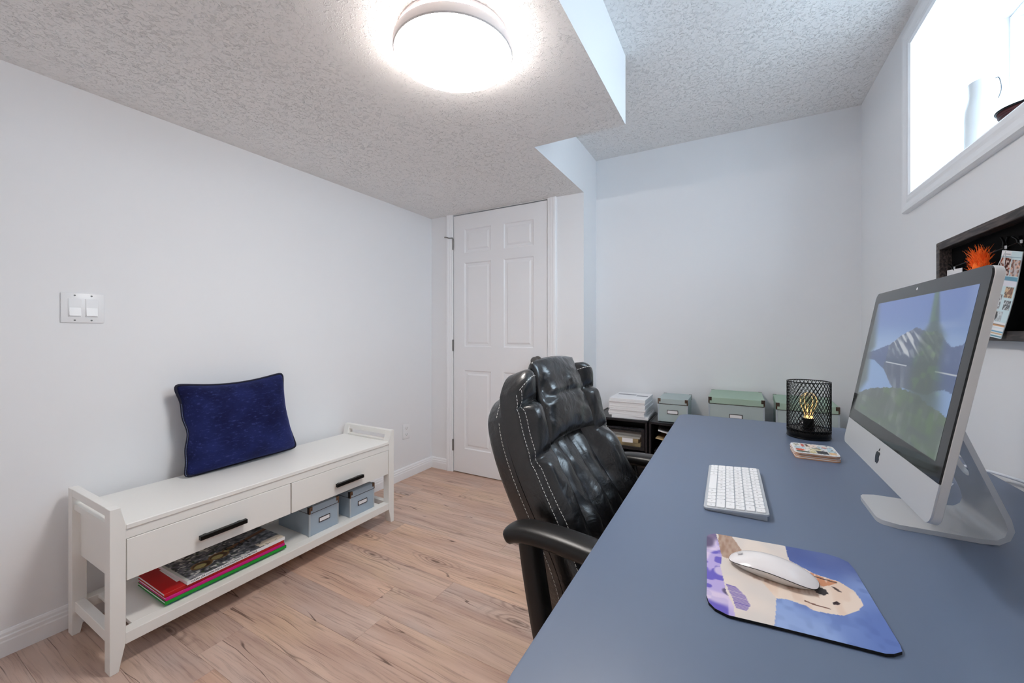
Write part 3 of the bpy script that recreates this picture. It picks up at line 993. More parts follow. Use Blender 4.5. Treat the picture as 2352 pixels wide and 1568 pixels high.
# ------------------------------------------------------------------ desk
DZ, DT = 0.750, 0.022
t = thing('desk', 'slate blue desk with rounded corners along the window wall', 'desk', (.183, 1.150, 0), .006)
ol = rounded(-.402, .402, -.822, .822, .055, 10)
top = mk('desk_top', prism(ol, DZ - DT, DZ, bev=.0035, seg=2), [M['desk'], M['desk_edge']], t, smooth=True, angle=30)
for p in top.data.polygons:
    if p.normal.z < .9 and p.center.z > DZ - DT + .001:
        p.material_index = 1
for sy in (-1, 1):
    y0 = sy * .62
    mk('desk_leg', box(-.03, .04, y0 - .04, y0 + .04, .03, DZ - DT - .03, .003), M['steel'], t)
    mk('desk_foot', box(-.32, .34, y0 - .035, y0 + .035, 0, .03, .004), M['steel'], t)
    mk('top_bracket', box(-.30, .32, y0 - .03, y0 + .03, DZ - DT - .03, DZ - DT, .002), M['steel'], t)
mk('cross_beam', box(.0, .03, -.60, .60, DZ - DT - .075, DZ - DT - .03, .002), M['steel'], t)

# ------------------------------------------------------------------ computer
IMX, IMY, IMZ, TILT = .2425, 1.0649, .8396, .1752
t = thing('desktop_computer', 'silver all in one computer showing a mountain lake on the desk', 'computer', (IMX, IMY, DZ))
IW, IH, ITH = .528, .380, .0125
# local frame of the display: a = right as seen from the front (-Y), n = out of the screen (-X side)
def disp(a, h, n=0.0):
    up = Vector((math.sin(TILT), 0, math.cos(TILT)))
    nn = Vector((-math.cos(TILT), 0, math.sin(TILT)))
    return Vector((0, 0, IMZ - DZ)) + Vector((0, -1, 0)) * a + up * h + nn * n
DM = Matrix(((0, math.sin(TILT), -math.cos(TILT), 0), (-1, 0, 0, 0), (0, math.cos(TILT), math.sin(TILT), IMZ - DZ), (0, 0, 0, 1)))
def d_obj(name, b, m, parent, **k):
    bmesh.ops.transform(b, matrix=DM, verts=b.verts[:])
    return mk(name, b, m, parent, **k)
CH = .0625
shell = d_obj('housing', prism(rounded(-IW / 2, IW / 2, 0, IH, .017, 8), -ITH, -.0022, bev=.0008, seg=1), M['alu_side'], t, smooth=True, angle=30)
# bulged back
bk = bmesh.new()
rings = []
for s_, dpt in ((.985, -ITH + .001), (.86, -ITH - .010), (.6, -ITH - .019), (.3, -ITH - .023)):
    rings.append([bk.verts.new((x * s_, IH / 2 + (y - IH / 2) * s_, dpt)) for x, y in rounded(-IW / 2, IW / 2, 0, IH, .017, 6)])
for A, B in zip(rings[:-1], rings[1:]):
    for k in range(len(A)):
        bk.faces.new((A[k], A[(k + 1) % len(A)], B[(k + 1) % len(A)], B[k]))
bk.faces.new(rings[-1])
d_obj('back_shell', bk, M['alu'], t, smooth=True, angle=40)
ol = [(x, y) for x, y in rounded(-IW / 2, IW / 2, 0, IH, .017, 8)]
chin = [p for p in ol if p[1] < CH]
chin_ol = [(IW / 2, CH), (-IW / 2, CH)] + [p for p in ol if p[1] < .02 and p[0] < 0] + [p for p in ol if p[1] < .02 and p[0] > 0]
ch = d_obj('chin', prism(chin_ol, -.0022, 0), M['alu'], t)
gl_ol = [(-IW / 2 + .0008, CH + .0004), (IW / 2 - .0008, CH + .0004)] + [(x * .997, y) for x, y in ol if y > .3]
d_obj('glass_bezel', prism(gl_ol, -.0022, .0004), M['glassblack'], t)
SCA0, SCA1, SCH0, SCH1 = -.232, .238, .090, .3545
def screen_col(U, V):
    a = SCA0 + U * (SCA1 - SCA0)
    h = SCH0 + V * (SCH1 - SCH0)
    n = vnoise(U * 9, V * 12, 5)
    c = np.ones(U.shape + (3,)) * C3(118, 150, 205)
    c = blend(c, sstep(.26, .36, h), C3(112, 138, 202))
    c = blend(c, sstep(.31, .25, h), C3(156, 184, 226))
    c = blend(c, sstep(.58, .8, vnoise(U * 4 + 2, V * 9, 8)) * .5 * (h > .24), C3(190, 204, 232))
    ridge = np.interp(a, [-.232, -.179, -.078, -.026, .019, .042, .077, .108, .134, .152, .178, .201, .222, .238], [.232, .240, .258, .277, .288, .293, .288, .284, .287, .282, .269, .261, .263, .268])
    ridge = ridge + .0022 * (vnoise(U * 60, V * 0 + 1, 9) - .5)
    shore = .2195
    mtn = (h < ridge) & (h > shore)
    rock = vnoise(U * 40 + V * 30, V * 26 - U * 6, 10)
    mc = np.ones(c.shape) * C3(92, 106, 134)
    mc = blend(mc, sstep(.45, .7, rock), C3(134, 146, 164))
    mc = blend(mc, sstep(.64, .78, vnoise(U * 34 + V * 40, V * 10, 12)) * (h > .232) * (np.abs(a - .04) < .11), C3(206, 212, 220))
    mc = blend(mc, sstep(.243, .224, h), C3(74, 92, 122))
    mc = blend(mc, ((a > .165) | (a < -.085)).astype(float) * .7, C3(84, 106, 158))
    c = np.where(mtn[..., None], mc, c)
    # lake with the mirrored ridge
    hr = 2 * shore - h
    ridge_m = np.interp(a, [-.232, -.165, -.082, -.029, .0, .042, .08, .134, .16, .179, .21, .238], [.222, .220, .236, .260, .268, .262, .262, .262, .258, .250, .244, .247])
    lake = h <= shore
    lc = np.ones(c.shape) * C3(140, 172, 218)
    rm = lake & (hr < ridge_m)
    mr = np.ones(c.shape) * C3(84, 96, 122)
    mr = blend(mr, sstep(.35, .9, vnoise(U * 26 + V * 9, V * 9 + 3, 13)) * .6 * np.exp(-(a / .07) ** 4), C3(156, 168, 178))
    mr = blend(mr, ((a > .165) | (a < -.09)).astype(float) * .7, C3(80, 106, 158))
    lc = np.where(rm[..., None], mr, lc)
    c = np.where(lake[..., None], lc, c)
    c = blend(c, ((np.abs(h - shore) < .0009) & ((a > .165) | ((a > -.08) & (a < .04)))).astype(float), C3(215, 222, 230))
    # grassy shore in front
    gr = np.interp(a, [-.232, -.11, -.024, .05, .129, .18, .206, .238], [.132, .160, .170, .176, .173, .163, .163, .158]) + .004 * (vnoise(U * 40, U * 0, 14) - .5)
    gc = np.ones(c.shape) * C3(98, 112, 104)
    gc = blend(gc, sstep(.4, .75, vnoise(U * 12, V * 14, 15)), C3(98, 120, 96))
    gc = blend(gc, sstep(.6, .8, vnoise(U * 26 + 3, V * 8, 16)) * .6, C3(138, 150, 146))
    gc = blend(gc, sstep(.56, .75, vnoise(U * 7 + 1, V * 22, 17)) * .5, C3(84, 92, 100))
    c = blend(c, sstep(.006, -.006, h - gr), 0)*0 + np.where((h < gr)[..., None], gc, c)
    # blurred dark conifer in the middle, another at the left edge
    wid = np.interp(h, [.09, .17, .225, .28, .30, .355], [.085, .070, .060, .046, .022, .010])
    cen = np.interp(h, [.09, .17, .225, .285, .355], [.150, .140, .120, .122, .098])
    tr_ = np.exp(-((a - cen) / wid) ** 4) * np.interp(h, [.09, .14, .18, .355], [.25, .6, .85, .7])
    tcol = np.ones(c.shape) * C3(74, 92, 84)
    tcol = blend(tcol, sstep(.5, .75, vnoise(U * 20, V * 22, 18)), C3(88, 118, 84))
    c = c * (1 - tr_[..., None]) + tcol * tr_[..., None]
    tl = sstep(.045, -.01, a - np.interp(h, [.09, .14, .17, .235, .25, .355], [-.20, -.24, -.20, -.225, -.20, -.245])) * .85
    c = c * (1 - tl[..., None]) + C3(88, 100, 94) * tl[..., None]
    return c
def screen_pos(U, V):
    a = SCA0 + U * (SCA1 - SCA0); h = SCH0 + V * (SCH1 - SCH0)
    s, k = math.sin(TILT), math.cos(TILT)
    n = .0006
    return np.stack([s * h - k * n, -a, IMZ - DZ + k * h + s * n], -1)
paint_grid('screen', 220, 150, screen_pos, screen_col, painted_material('screen_picture', .05, emit=.42, spec=.5), t)
lg = [(0, .70), (.10, .745), (.22, .77), (.34, .73), (.42, .655), (.34, .57), (.305, .45), (.34, .34), (.44, .265), (.38, .12), (.28, -.02), (.18, -.09), (.08, -.065), (0, -.04), (-.08, -.065), (-.18, -.09), (-.30, .02), (-.40, .20), (-.45, .40), (-.41, .59), (-.31, .71), (-.19, .76), (-.08, .73)]
lf = [(0, .80), (.02, .92), (.10, 1.02), (.21, 1.06), (.20, .94), (.12, .84)]
ks = .0275
bl = prism([(x * ks, .0195 + y * ks) for x, y in lg], -.0005, .0005)
prism([(x * ks, .0195 + y * ks) for x, y in lf], -.0005, .0005, bm=bl)
d_obj('logo', bl, M['logo'], ch)
d_obj('webcam', prism([(x, y + .3698) for x, y in circ(.0028, 14)], .0003, .0008), M['white_plastic'], t)
# stand: one bent plate, foot then leaning leg with a round cable hole
FX0, FX1 = -.004, .166
sp_ = [(FX0, .0045), (FX0 + .05, .0045), (FX1 - .035, .0045), (FX1 - .015, .007), (FX1 - .004, .016), (FX1 + .0005, .030), (FX1 - .003, .048)]
for k in range(1, 11):
    q = k / 10
    sp_.append((FX1 - .003 - .064 * q, .048 + .172 * q))
yc, hw = .027, .080
sec_t = .0042
sb = bmesh.new()
n_p = len(sp_)
ny = 17
def stand_half(i):
    q = i / (n_p - 1)
    return hw * (1 if q < .3 else 1 - .10 * (q - .3) / .7)
rows = []
hole_c, hole_r = 10.6, .026
for i, (x, z) in enumerate(sp_):
    x_a, z_a = sp_[max(i - 1, 0)]; x_b, z_b = sp_[min(i + 1, n_p - 1)]
    tx, tz = x_b - x_a, z_b - z_a
    L = math.hypot(tx, tz)
    nx, nz = -tz / L, tx / L
    rows.append((x, z, nx, nz, stand_half(i)))
def plate_v(i, j, s):
    x, z, nx, nz, h_ = rows[i]
    yy = (j / (ny - 1) * 2 - 1) * h_
    rr = .028
    xo = 0
    if i == 0:
        e = max(0, abs(yy) - (h_ - rr)) / rr
        xo = rr * (1 - math.sqrt(max(0, 1 - e * e)))
    return (x + xo + nx * s * sec_t, yc + yy, z + nz * s * sec_t)
V1 = [[sb.verts.new(plate_v(i, j, 1)) for j in range(ny)] for i in range(n_p)]
V0 = [[sb.verts.new(plate_v(i, j, -1)) for j in range(ny)] for i in range(n_p)]
HI, HJ = (9, 12), (5, 11)
def hole(i, j):
    return HI[0] <= i < HI[1] and HJ[0] <= j < HJ[1]
# round the hole rim by moving its border vertices onto an ellipse
ci, cj = (HI[0] + HI[1]) / 2, (HJ[0] + HJ[1]) / 2
for i in range(n_p - 1):
    for j in range(ny - 1):
        if hole(i, j):
            continue
        sb.faces.new((V1[i][j], V1[i + 1][j], V1[i + 1][j + 1], V1[i][j + 1]))
        sb.faces.new((V0[i][j], V0[i][j + 1], V0[i + 1][j + 1], V0[i + 1][j]))
for i in range(n_p - 1):
    for j in (0, ny - 1):
        sb.faces.new((V1[i][j], V0[i][j], V0[i + 1][j], V1[i + 1][j]))
for j in range(ny - 1):
    for i in (0, n_p - 1):
        sb.faces.new((V1[i][j], V1[i][j + 1], V0[i][j + 1], V0[i][j]))
rim = [(HI[0], j) for j in range(HJ[0], HJ[1])] + [(i, HJ[1]) for i in range(HI[0], HI[1])] + [(HI[1], j) for j in range(HJ[1], HJ[0], -1)] + [(i, HJ[0]) for i in range(HI[1], HI[0], -1)]
for k in range(len(rim)):
    a_, c_ = rim[k], rim[(k + 1) % len(rim)]
    sb.faces.new((V1[a_[0]][a_[1]], V1[c_[0]][c_[1]], V0[c_[0]][c_[1]], V0[a_[0]][a_[1]]))
for (i, j) in rim:
    ang = math.atan2((i - ci) * .0172, (j - cj) * (2 * hw / (ny - 1)))
    ti = ci + math.sin(ang) * .0285 / .0185
    tj = cj + math.cos(ang) * .0285 / (2 * hw / (ny - 1))
    i0 = min(max(int(math.floor(ti)), 0), n_p - 2)
    f_ = ti - i0
    for Vv, s in ((V1, 1), (V0, -1)):
        A = Vector(plate_v(i0, tj, s)); B = Vector(plate_v(i0 + 1, tj, s))
        Vv[i][j].co = A.lerp(B, f_)
mk('stand', sb, M['alu'], t, smooth=True, angle=50)
hg = box(.055, .115, yc - .03, yc + .03, .205, .235, .004)
mk('stand_hinge', hg, M['alu'], t)

# power cable and the small white card behind the screen
pts = [(.40, 1.63, .7545), (.46, 1.605, .7545), (.52, 1.575, .7545), (.556, 1.545, .7555), (.574, 1.49, .762), (.580, 1.43, .7685), (.583, 1.387, .772), (.586, 1.30, .776), (.588, 1.18, .770), (.590, 1.05, .758)]
c_ = mk('power_cable', sweep(smooth_path(pts, 8), circ(.0036, 10)), M['cable'], smooth=True)
tag(c_, 'white power cable lying along the wall behind the computer', 'cable')
cb = prism([(.400, 1.316), (.440, 1.336), (.462, 1.378), (.418, 1.400)], DZ + .0003, DZ + .0013)
tag(mk('paper_card', cb, M['paper'], off=(.43, 1.36, DZ)), 'small white paper card on the desk behind the screen', 'card').location = (.43, 1.36, DZ)

# ------------------------------------------------------------------ keyboard
KW, KD = .302, .117          # along Y, along X
t = thing('keyboard', 'slim white keyboard with silver body on the desk', 'keyboard', (-.004, 1.076, DZ), .018)
slope = math.atan2(.0075, KD)
KM = Matrix.Translation((0, 0, .0035)) @ Matrix.Rotation(-slope, 4, 'Y')
b = prism(rounded(-KD / 2, KD / 2, -KW / 2, KW / 2, .008, 6), 0, .0042, bev=.0006, seg=1)
bmesh.ops.transform(b, matrix=Matrix.Translation((0, 0, .0025)) @ KM, verts=b.verts[:])
mk('keyboard_body', b, M['kb_alu'], t)
b = bmesh.new()
v_ = [b.verts.new(p) for p in ((-KD / 2 + .004, -KW / 2 + .004, 0), (KD / 2 - .004, -KW / 2 + .004, 0), (KD / 2 - .004, -KW / 2 + .004, .0095), (-KD / 2 + .004, -KW / 2 + .004, .0022))]
v2 = [b.verts.new((v.co.x, KW / 2 - .004, v.co.z)) for v in v_]
for k in range(4):
    b.faces.new((v_[k], v_[(k + 1) % 4], v2[(k + 1) % 4], v2[k]))
b.faces.new(v_); b.faces.new(v2)
mk('battery_wedge', b, M['kb_alu'], t)
rowsk = [  # from the user side outward; (widths, legends)
    ([1, 1, 1, 1.25, 5, 1.25, 1, 1, 1, 1], ['fn', '^', '~', '#', '', '#', '~', '<', '^', '>']),
    ([2.25] + [1] * 10 + [2.25], list('^ZXCVBNM,./^')),
    ([1.75] + [1] * 11 + [1.75], ['o'] + list("ASDFGHJKL;'") + ['<']),
    ([1.5] + [1] * 13, ['>'] + list('QWERTYUIOP[]') + ['/']),
    ([1] * 13 + [1.5], list('~1234567890-=') + ['x']),
    ([1.5] + [1] * 12 + [1], ['esc'] + ['F%d' % k for k in range(1, 13)] + ['^']),
]
pitch = (KW - .010) / 14.5
rp = (KD - .010) / 6
kmesh = {}
for r_, (ws, lgd) in enumerate(rowsk):
    pos = 0
    xk = -KD / 2 + .005 + rp * (r_ + .5)
    for wk, s_ in zip(ws, lgd):
        if wk not in kmesh:
            kb2 = prism(rounded(-rp / 2 + .0011, rp / 2 - .0011, -wk * pitch / 2 + .0011, wk * pitch / 2 - .0011, .0022, 2), 0, .0022, bev=.0003, seg=1)
            me = bpy.data.meshes.new('key')
            bmesh.ops.recalc_face_normals(kb2, faces=kb2.faces[:])
            kb2.to_mesh(me); kb2.free()
            me.materials.append(M['white_plastic'])
            kmesh[wk] = me
        yk = KW / 2 - .005 - (pos + wk / 2) * pitch
        o = bpy.data.objects.new('key', kmesh[wk])
        COL.objects.link(o)
        o.parent = t
        P_ = Matrix.Translation((0, 0, .0025)) @ KM @ Vector((xk, yk, .0041))
        o.location = P_
        o.rotation_euler = (0, -slope, 0)
        if s_:
            tb = text_bm(s_, .0068 if len(s_) == 1 else .0042, .00005)
            xsz = [v.co.x for v in tb.verts]
            bmesh.ops.transform(tb, matrix=Matrix.Translation((0, 0, .0023)) @ Matrix.Rotation(-math.pi / 2, 4, 'Z') @ Matrix.Translation((-(min(xsz) + max(xsz)) / 2, -.0023, 0)), verts=tb.verts[:])
            mk('key_legend', tb, M['legend'], o)
        pos += wk

# ------------------------------------------------------------------ mouse pad with dog photo, and mouse
PADC = (.060, .711)
t = thing('mouse_pad', 'mouse pad printed with a pale dog lying on blue cloth', 'mouse pad', (PADC[0], PADC[1], DZ), .0)
PADOL = [(-.0464, .7992), (-.0440, .808), (-.0353, .8165), (-.0294, .8181), (.0718, .8285), (.1293, .8325), (.1450, .828), (.1554, .8191), (.1590, .800), (.1640, .6966), (.1672, .6320), (.1660, .6205), (.1564, .6110), (.1489, .6071), (.0802, .6005), (.0403, .5965), (-.0095, .5905), (-.0247, .5961), (-.0329, .6061), (-.0363, .6200), (-.0383, .6641), (-.0437, .7482)]
PADL = [(x - PADC[0], y - PADC[1]) for x, y in PADOL]
mk('rubber_base', prism(PADL, 0.0002, .0035), M['rubber'], t)
px0, px1 = min(p[0] for p in PADL), max(p[0] for p in PADL)
py0, py1 = min(p[1] for p in PADL), max(p[1] for p in PADL)
def loc_(poly):
    return [(x - PADC[0], y - PADC[1]) for x, y in poly]
SN = loc_([(.0738, .7794), (.1017, .7554), (.1154, .7499), (.1324, .748), (.1397, .7363), (.1446, .7296), (.1489, .7119), (.1481, .6987), (.1403, .6841), (.1219, .662), (.104, .6569), (.0882, .655), (.082, .6607), (.0732, .6643), (.0608, .6649), (.0477, .6598), (.03, .70), (.03, .76)])
BT = loc_([(.0722, .84), (.0738, .7794), (.1017, .7554), (.1324, .748), (.1451, .7322), (.149, .7076), (.1403, .6841), (.1219, .662), (.104, .6569), (.0882, .655), (.082, .6607), (.0608, .6649), (.0477, .6598), (.0451, .631), (.0403, .59), (.2, .55), (.2, .85)])
PU = loc_([(-.06, .82), (-.0353, .83), (-.0267, .7848), (-.0211, .7386), (-.0221, .7056), (-.0154, .6643), (-.0126, .6419), (-.0033, .6142), (-.0011, .58), (-.06, .58)])
PU2 = loc_([(-.0142, .6637), (-.0001, .6606), (.0111, .6438), (.0162, .6251), (.0116, .6103), (-.0001, .6098), (-.0045, .6285)])
BR_ = loc_([(-.0299, .83), (-.010, .83), (.0093, .7714), (-.0131, .7369), (-.024, .7432)])
NO = loc_([(.1043, .7189), (.1112, .7156), (.113, .7074), (.1066, .6993), (.0975, .7011), (.096, .712)])
EY = loc_([(.1135, .6857), (.1187, .6929), (.1226, .6897), (.1191, .6835), (.1138, .6817)])
E2 = loc_([(.1186, .7293), (.124, .7299), (.1305, .7191), (.1254, .7190)])
OR = loc_([(.098, .757), (.112, .750), (.130, .7460), (.122, .735), (.108, .722), (.098, .738)])
MO = loc_([(.0813, .6740), (.0892, .6715), (.1087, .6695), (.1087, .6675), (.0892, .6685), (.0813, .6705)])
def pad_col(U, V):
    X = px0 + U * (px1 - px0); Y = py0 + V * (py1 - py0)
    jx = X + .0012 * (vnoise(U * 60, V * 60, 20) - .5); jy = Y + .0012 * (vnoise(U * 60 + 7, V * 60, 21) - .5)
    n = vnoise(U * 6, V * 6, 22); n2 = .6 * vnoise(U * 40, V * 14, 23) + .4 * vnoise(U * 90 + 3, V * 30, 33)
    c = np.ones(U.shape + (3,)) * C3(222, 213, 206)
    c = blend(c, sstep(.4, .8, n) * .7, C3(236, 222, 210))
    c = blend(c, inside(BT, jx, jy).astype(float), 0)
    bm_ = inside(BT, jx, jy)
    bc = np.ones(c.shape) * C3(98, 124, 190)
    bc = blend(bc, sstep(.35, .75, vnoise(U * 5 + 2, V * 4, 24)), C3(140, 166, 218))
    bc = blend(bc, sstep(.55, .9, V) * .7, C3(66, 80, 140))
    bc = blend(bc, sstep(.5, .85, vnoise(U * 22, V * 18, 25)) * .25, C3(70, 92, 160))
    bc = blend(bc, sstep(.35, .05, V) * .5 * sstep(.9, .4, U), C3(160, 182, 224))
    c = np.where(bm_[..., None], bc, c)
    s_ = inside(SN, jx, jy)
    sc_ = np.ones(c.shape) * C3(238, 220, 204)
    sc_ = blend(sc_, sstep(.5, .8, vnoise(U * 18, V * 8, 26)) * .4, C3(222, 190, 166))
    c = np.where(s_[..., None], sc_, c)
    c = blend(c, inside(OR, jx, jy) * sstep(.3, .6, n2 + .2), C3(206, 142, 104))
    c = blend(c, (inside(OR, jx, jy) & (np.abs(Y - (.7465 - PADC[1]) + (X - (.10 - PADC[0])) * .12) < .0014)).astype(float), C3(50, 34, 30))
    for p_, k_ in ((NO, C3(42, 34, 34)), (EY, C3(48, 26, 28)), (E2, C3(70, 44, 36)), (MO, C3(120, 78, 58))):
        c = blend(c, inside(p_, jx, jy).astype(float), k_)
    c = blend(c, inside(BR_, jx, jy) * (.55 + .3 * sstep(.2, .8, n2)), C3(150, 112, 88))
    fur = (X > .03 - .072) & (X < .04) & (np.abs(Y - (.705 - PADC[1]) + X * .1) < .012)
    c = blend(c, fur * sstep(.3, .8, n2) * .6, C3(176, 136, 112))
    p_ = inside(PU, jx, jy)
    pc = np.ones(c.shape) * C3(186, 170, 222)
    pc = blend(pc, sstep(.45, .6, vnoise(U * 20, V * 26, 27)), C3(104, 92, 190))
    pc = blend(pc, sstep(.62, .8, vnoise(U * 8, V * 7 + 3, 28)) * .8, C3(228, 212, 232))
    pc = blend(pc, sstep(.70, .80, vnoise(U * 5, V * 9, 29)) * .8, C3(70, 56, 92))
    c = np.where(p_[..., None], pc, c)
    c = blend(c, inside(PU2, jx, jy) * (.35 + .65 * (np.sin(Y * 2200) > .1)), C3(112, 92, 176))
    return c
# clip the picture to the pad outline by mapping a polar grid onto it
def pad_pos(U, V):
    X = px0 + U * (px1 - px0); Y = py0 + V * (py1 - py0)
    return np.stack([X, Y, np.full(U.shape, .0040)], -1)
PN = 190
po_ = paint_grid('printed_top', PN, PN, pad_pos, pad_col, painted_material('pad_print', .45), t)
me = po_.data
bm = bmesh.new(); bm.from_mesh(me)
cen = np.array([[f.calc_center_median().x, f.calc_center_median().y] for f in bm.faces])
big = [(x * .994, y * .994) for x, y in PADL]
ins = inside(big, cen[:, 0], cen[:, 1])
bmesh.ops.delete(bm, geom=[f for f, k in zip(bm.faces[:], ins) if not k], context='FACES')
snap_to_outline(bm, PADL, .0022)
bm.to_mesh(me); bm.free()

MZ = DZ + .0041
t = thing('computer_mouse', 'white low profile wireless mouse resting on the dog mouse pad', 'mouse', (.0465, .7235, MZ), math.radians(-13))
ML, MW = .1145, .058
def mouse_pos(U, V, top_):
    u, v = U * 2 - 1, V * 2 - 1
    # plan outline: superellipse
    p = 2.7
    r = np.maximum(np.abs(u), np.abs(v)) / np.maximum((np.abs(u) ** p + np.abs(v) ** p) ** (1 / p), 1e-9)
    x = u * r * ML / 2; y = v * r * MW / 2
    q = np.clip(1 - (np.maximum(np.abs(u), np.abs(v))) ** 2, 0, 1)
    rim = .0055 + .0090 * np.clip(1 - (2 * x / ML) ** 2, 0, 1)
    if top_:
        z = rim + .0075 * q ** .75
    else:
        z = rim - (rim - .0008) * np.clip(q * 2.6, 0, 1) ** .6
    return np.stack([x, y, z], -1)
def grid_bm(P):
    b = bmesh.new()
    nu_, nv_ = P.shape[:2]
    vv = [[b.verts.new(P[i, j]) for j in range(nv_)] for i in range(nu_)]
    for i in range(nu_ - 1):
        for j in range(nv_ - 1):
            b.faces.new((vv[i][j], vv[i + 1][j], vv[i + 1][j + 1], vv[i][j + 1]))
    return b
U, V = np.meshgrid(np.linspace(0, 1, 33), np.linspace(0, 1, 25), indexing='ij')
PT = mouse_pos(U, V, True)
mk('top_shell', grid_bm(PT), M['mouse_white'], t, smooth=True)
mk('underside', grid_bm(mouse_pos(U, V, False)), M['alu_side'], t, smooth=True)
edge = [PT[i, 0] for i in range(33)] + [PT[-1, j] for j in range(1, 25)] + [PT[i, -1] for i in range(31, -1, -1)] + [PT[0, j] for j in range(23, 0, -1)]
mk('seam', sweep([Vector(p) - Vector((0, 0, .0006)) for p in edge], circ(.0005, 5), closed=True), M['rubber'], t)
ks2 = .0085
bl = prism([(x * ks2, y * ks2) for x, y in lg], 0, .0003)
prism([(x * ks2, y * ks2) for x, y in lf], 0, .0003, bm=bl)
bmesh.ops.transform(bl, matrix=Matrix.Translation((-.040, 0, .0163)) @ Matrix.Rotation(-.27, 4, 'Y') @ Matrix.Rotation(math.pi / 2, 4, 'Z'), verts=bl.verts[:])
mk('logo', bl, mat('pale_grey_logo', rgb(205, 203, 204), .4), t)

# ------------------------------------------------------------------ coasters (four in a stack)
coast_lab = ['bottom coaster of the stack beside the mesh lamp', 'second coaster from the bottom of the stack', 'second coaster from the top of the stack', 'top coaster with a colourful patchwork print']
def coaster_col(U, V):
    c = np.ones(U.shape + (3,)) * C3(236, 234, 230)
    def rect(u0, u1, v0, v1, k):
        nonlocal c
        c = blend(c, ((U > u0) & (U < u1) & (V > v0) & (V < v1)).astype(float), C3(*k))
    def disc(u, v, ru, rv, k):
        nonlocal c
        c = blend(c, (np.hypot((U - u) / ru, (V - v) / rv) < 1).astype(float), C3(*k))
    rect(.04, .30, .40, .62, (188, 214, 226)); rect(.32, .60, .62, .96, (244, 226, 214)); rect(.62, .96, .60, .80, (196, 220, 230))
    rect(.04, .34, .06, .20, (70, 90, 84)); rect(.38, .64, .30, .50, (226, 216, 172)); rect(.52, .78, .06, .36, (52, 54, 60))
    rect(.80, .96, .08, .30, (238, 196, 140)); rect(.80, .96, .32, .56, (186, 214, 222)); rect(.36, .50, .06, .26, (216, 206, 156))
    rect(.34, .40, .70, .96, (60, 56, 64)); rect(.22, .30, .66, .96, (200, 90, 80)); rect(.46, .56, .54, .62, (60, 110, 110))
    disc(.14, .30, .11, .10, (226, 92, 56)); disc(.78, .74, .07, .06, (226, 110, 90)); disc(.60, .56, .07, .05, (120, 92, 44)); disc(.12, .84, .08, .05, (150, 150, 110))
    s = (vnoise(U * 34, V * 34, 31) > .72)
    c = blend(c, s * .7, C3(90, 96, 104))
    return c
CSX, CSY = .2035, 1.497
pm = painted_material('coaster_print', .3)
for k in range(4):
    o_z = DZ + .0002 + k * .0046
    jit = [(0, 0), (.002, .001), (-.001, .002), (0, -.001)][k]
    t = thing('coaster', coast_lab[k], 'coaster', (CSX + jit[0], CSY + jit[1], o_z), [.03, .0, .02, .01][k], 'coasters stacked on the desk')
    cs = .0535
    mk('cork_base', prism(rounded(-cs, cs, -cs * 1.12, cs * 1.12, .014, 6), 0, .0028), M['cork'], t)
    bd = mk('board', prism(rounded(-cs, cs, -cs * 1.12, cs * 1.12, .014, 6), .0028, .0044), M['paper'], t)
    if k == 3:
        pr = paint_grid('printed_top', 70, 76, lambda U, V: np.stack([(U * 2 - 1) * cs * .96, (V * 2 - 1) * cs * 1.08, np.full(U.shape, .0046)], -1), coaster_col, pm, t)
        bm = bmesh.new(); bm.from_mesh(pr.data)
        cen = np.array([[f.calc_center_median().x, f.calc_center_median().y] for f in bm.faces])
        ins = inside(rounded(-cs * .96, cs * .96, -cs * 1.08, cs * 1.08, .013, 6), cen[:, 0], cen[:, 1])
        bmesh.ops.delete(bm, geom=[f for f, q in zip(bm.faces[:], ins) if not q], context='FACES')
        bm.to_mesh(pr.data); bm.free()

# ------------------------------------------------------------------ wire mesh table lamp
t = thing('table_lamp', 'black wire mesh cylinder lamp with a glowing filament bulb', 'lamp', (.2225, 1.752, DZ))
LR, LZ0, LZ1 = .0635, .030, .195
mk('base', lathe([(0, .003), (.058, .003), (.060, .006), (.060, .026), (.056, .030), (0, .030)], 48), M['black_metal'], t, smooth=True, angle=35)
for z in (.004, LZ0, LZ1):
    mk('ring', sweep([(LR * math.cos(2 * math.pi * k / 56), LR * math.sin(2 * math.pi * k / 56), z) for k in range(56)], circ(.0017, 6), closed=True), M['black_metal'], t, smooth=True)
for k in range(3):
    a = 2 * math.pi * k / 3 + .5
    mk('foot', lathe([(0, 0), (.005, 0), (.005, .005), (0, .005)], 12, (.052 * math.cos(a), .052 * math.sin(a), 0)), M['rubber'], t)
mb_ = bmesh.new()
NS, turn = 34, 1.55
for s_ in (-1, 1):
    for k in range(NS):
        pth = []
        for j in range(15):
            q = j / 14
            a = 2 * math.pi * k / NS + s_ * turn * q
            pth.append((LR * math.cos(a), LR * math.sin(a), LZ0 - .012 + (LZ1 - LZ0 + .012) * q))
        sweep(pth, circ(.00095, 4), bm=mb_, cap=False)
mk('mesh_shade', mb_, M['black_metal'], t)
mk('lower_band', lathe([(LR, .004), (LR + .0006, .005), (LR + .0006, .022), (LR, .023), (LR - .001, .022), (LR - .001, .005)], 56, cap=False), M['black_metal'], t, smooth=True, angle=40)
mk('socket', lathe([(0, .030), (.019, .030), (.019, .034), (.0165, .036), (.0165, .063), (.014, .066), (0, .066)], 28), M['black_metal'], t, smooth=True, angle=40)
bprof = [(.0125, .066), (.013, .074), (.017, .088), (.024, .104), (.029, .118), (.030, .128), (.027, .140), (.019, .150), (.008, .1555), (0, .156)]
bl_ = mk('bulb', lathe(bprof, 32, cap=False), M['bulb'], t, smooth=True)
fb = bmesh.new()
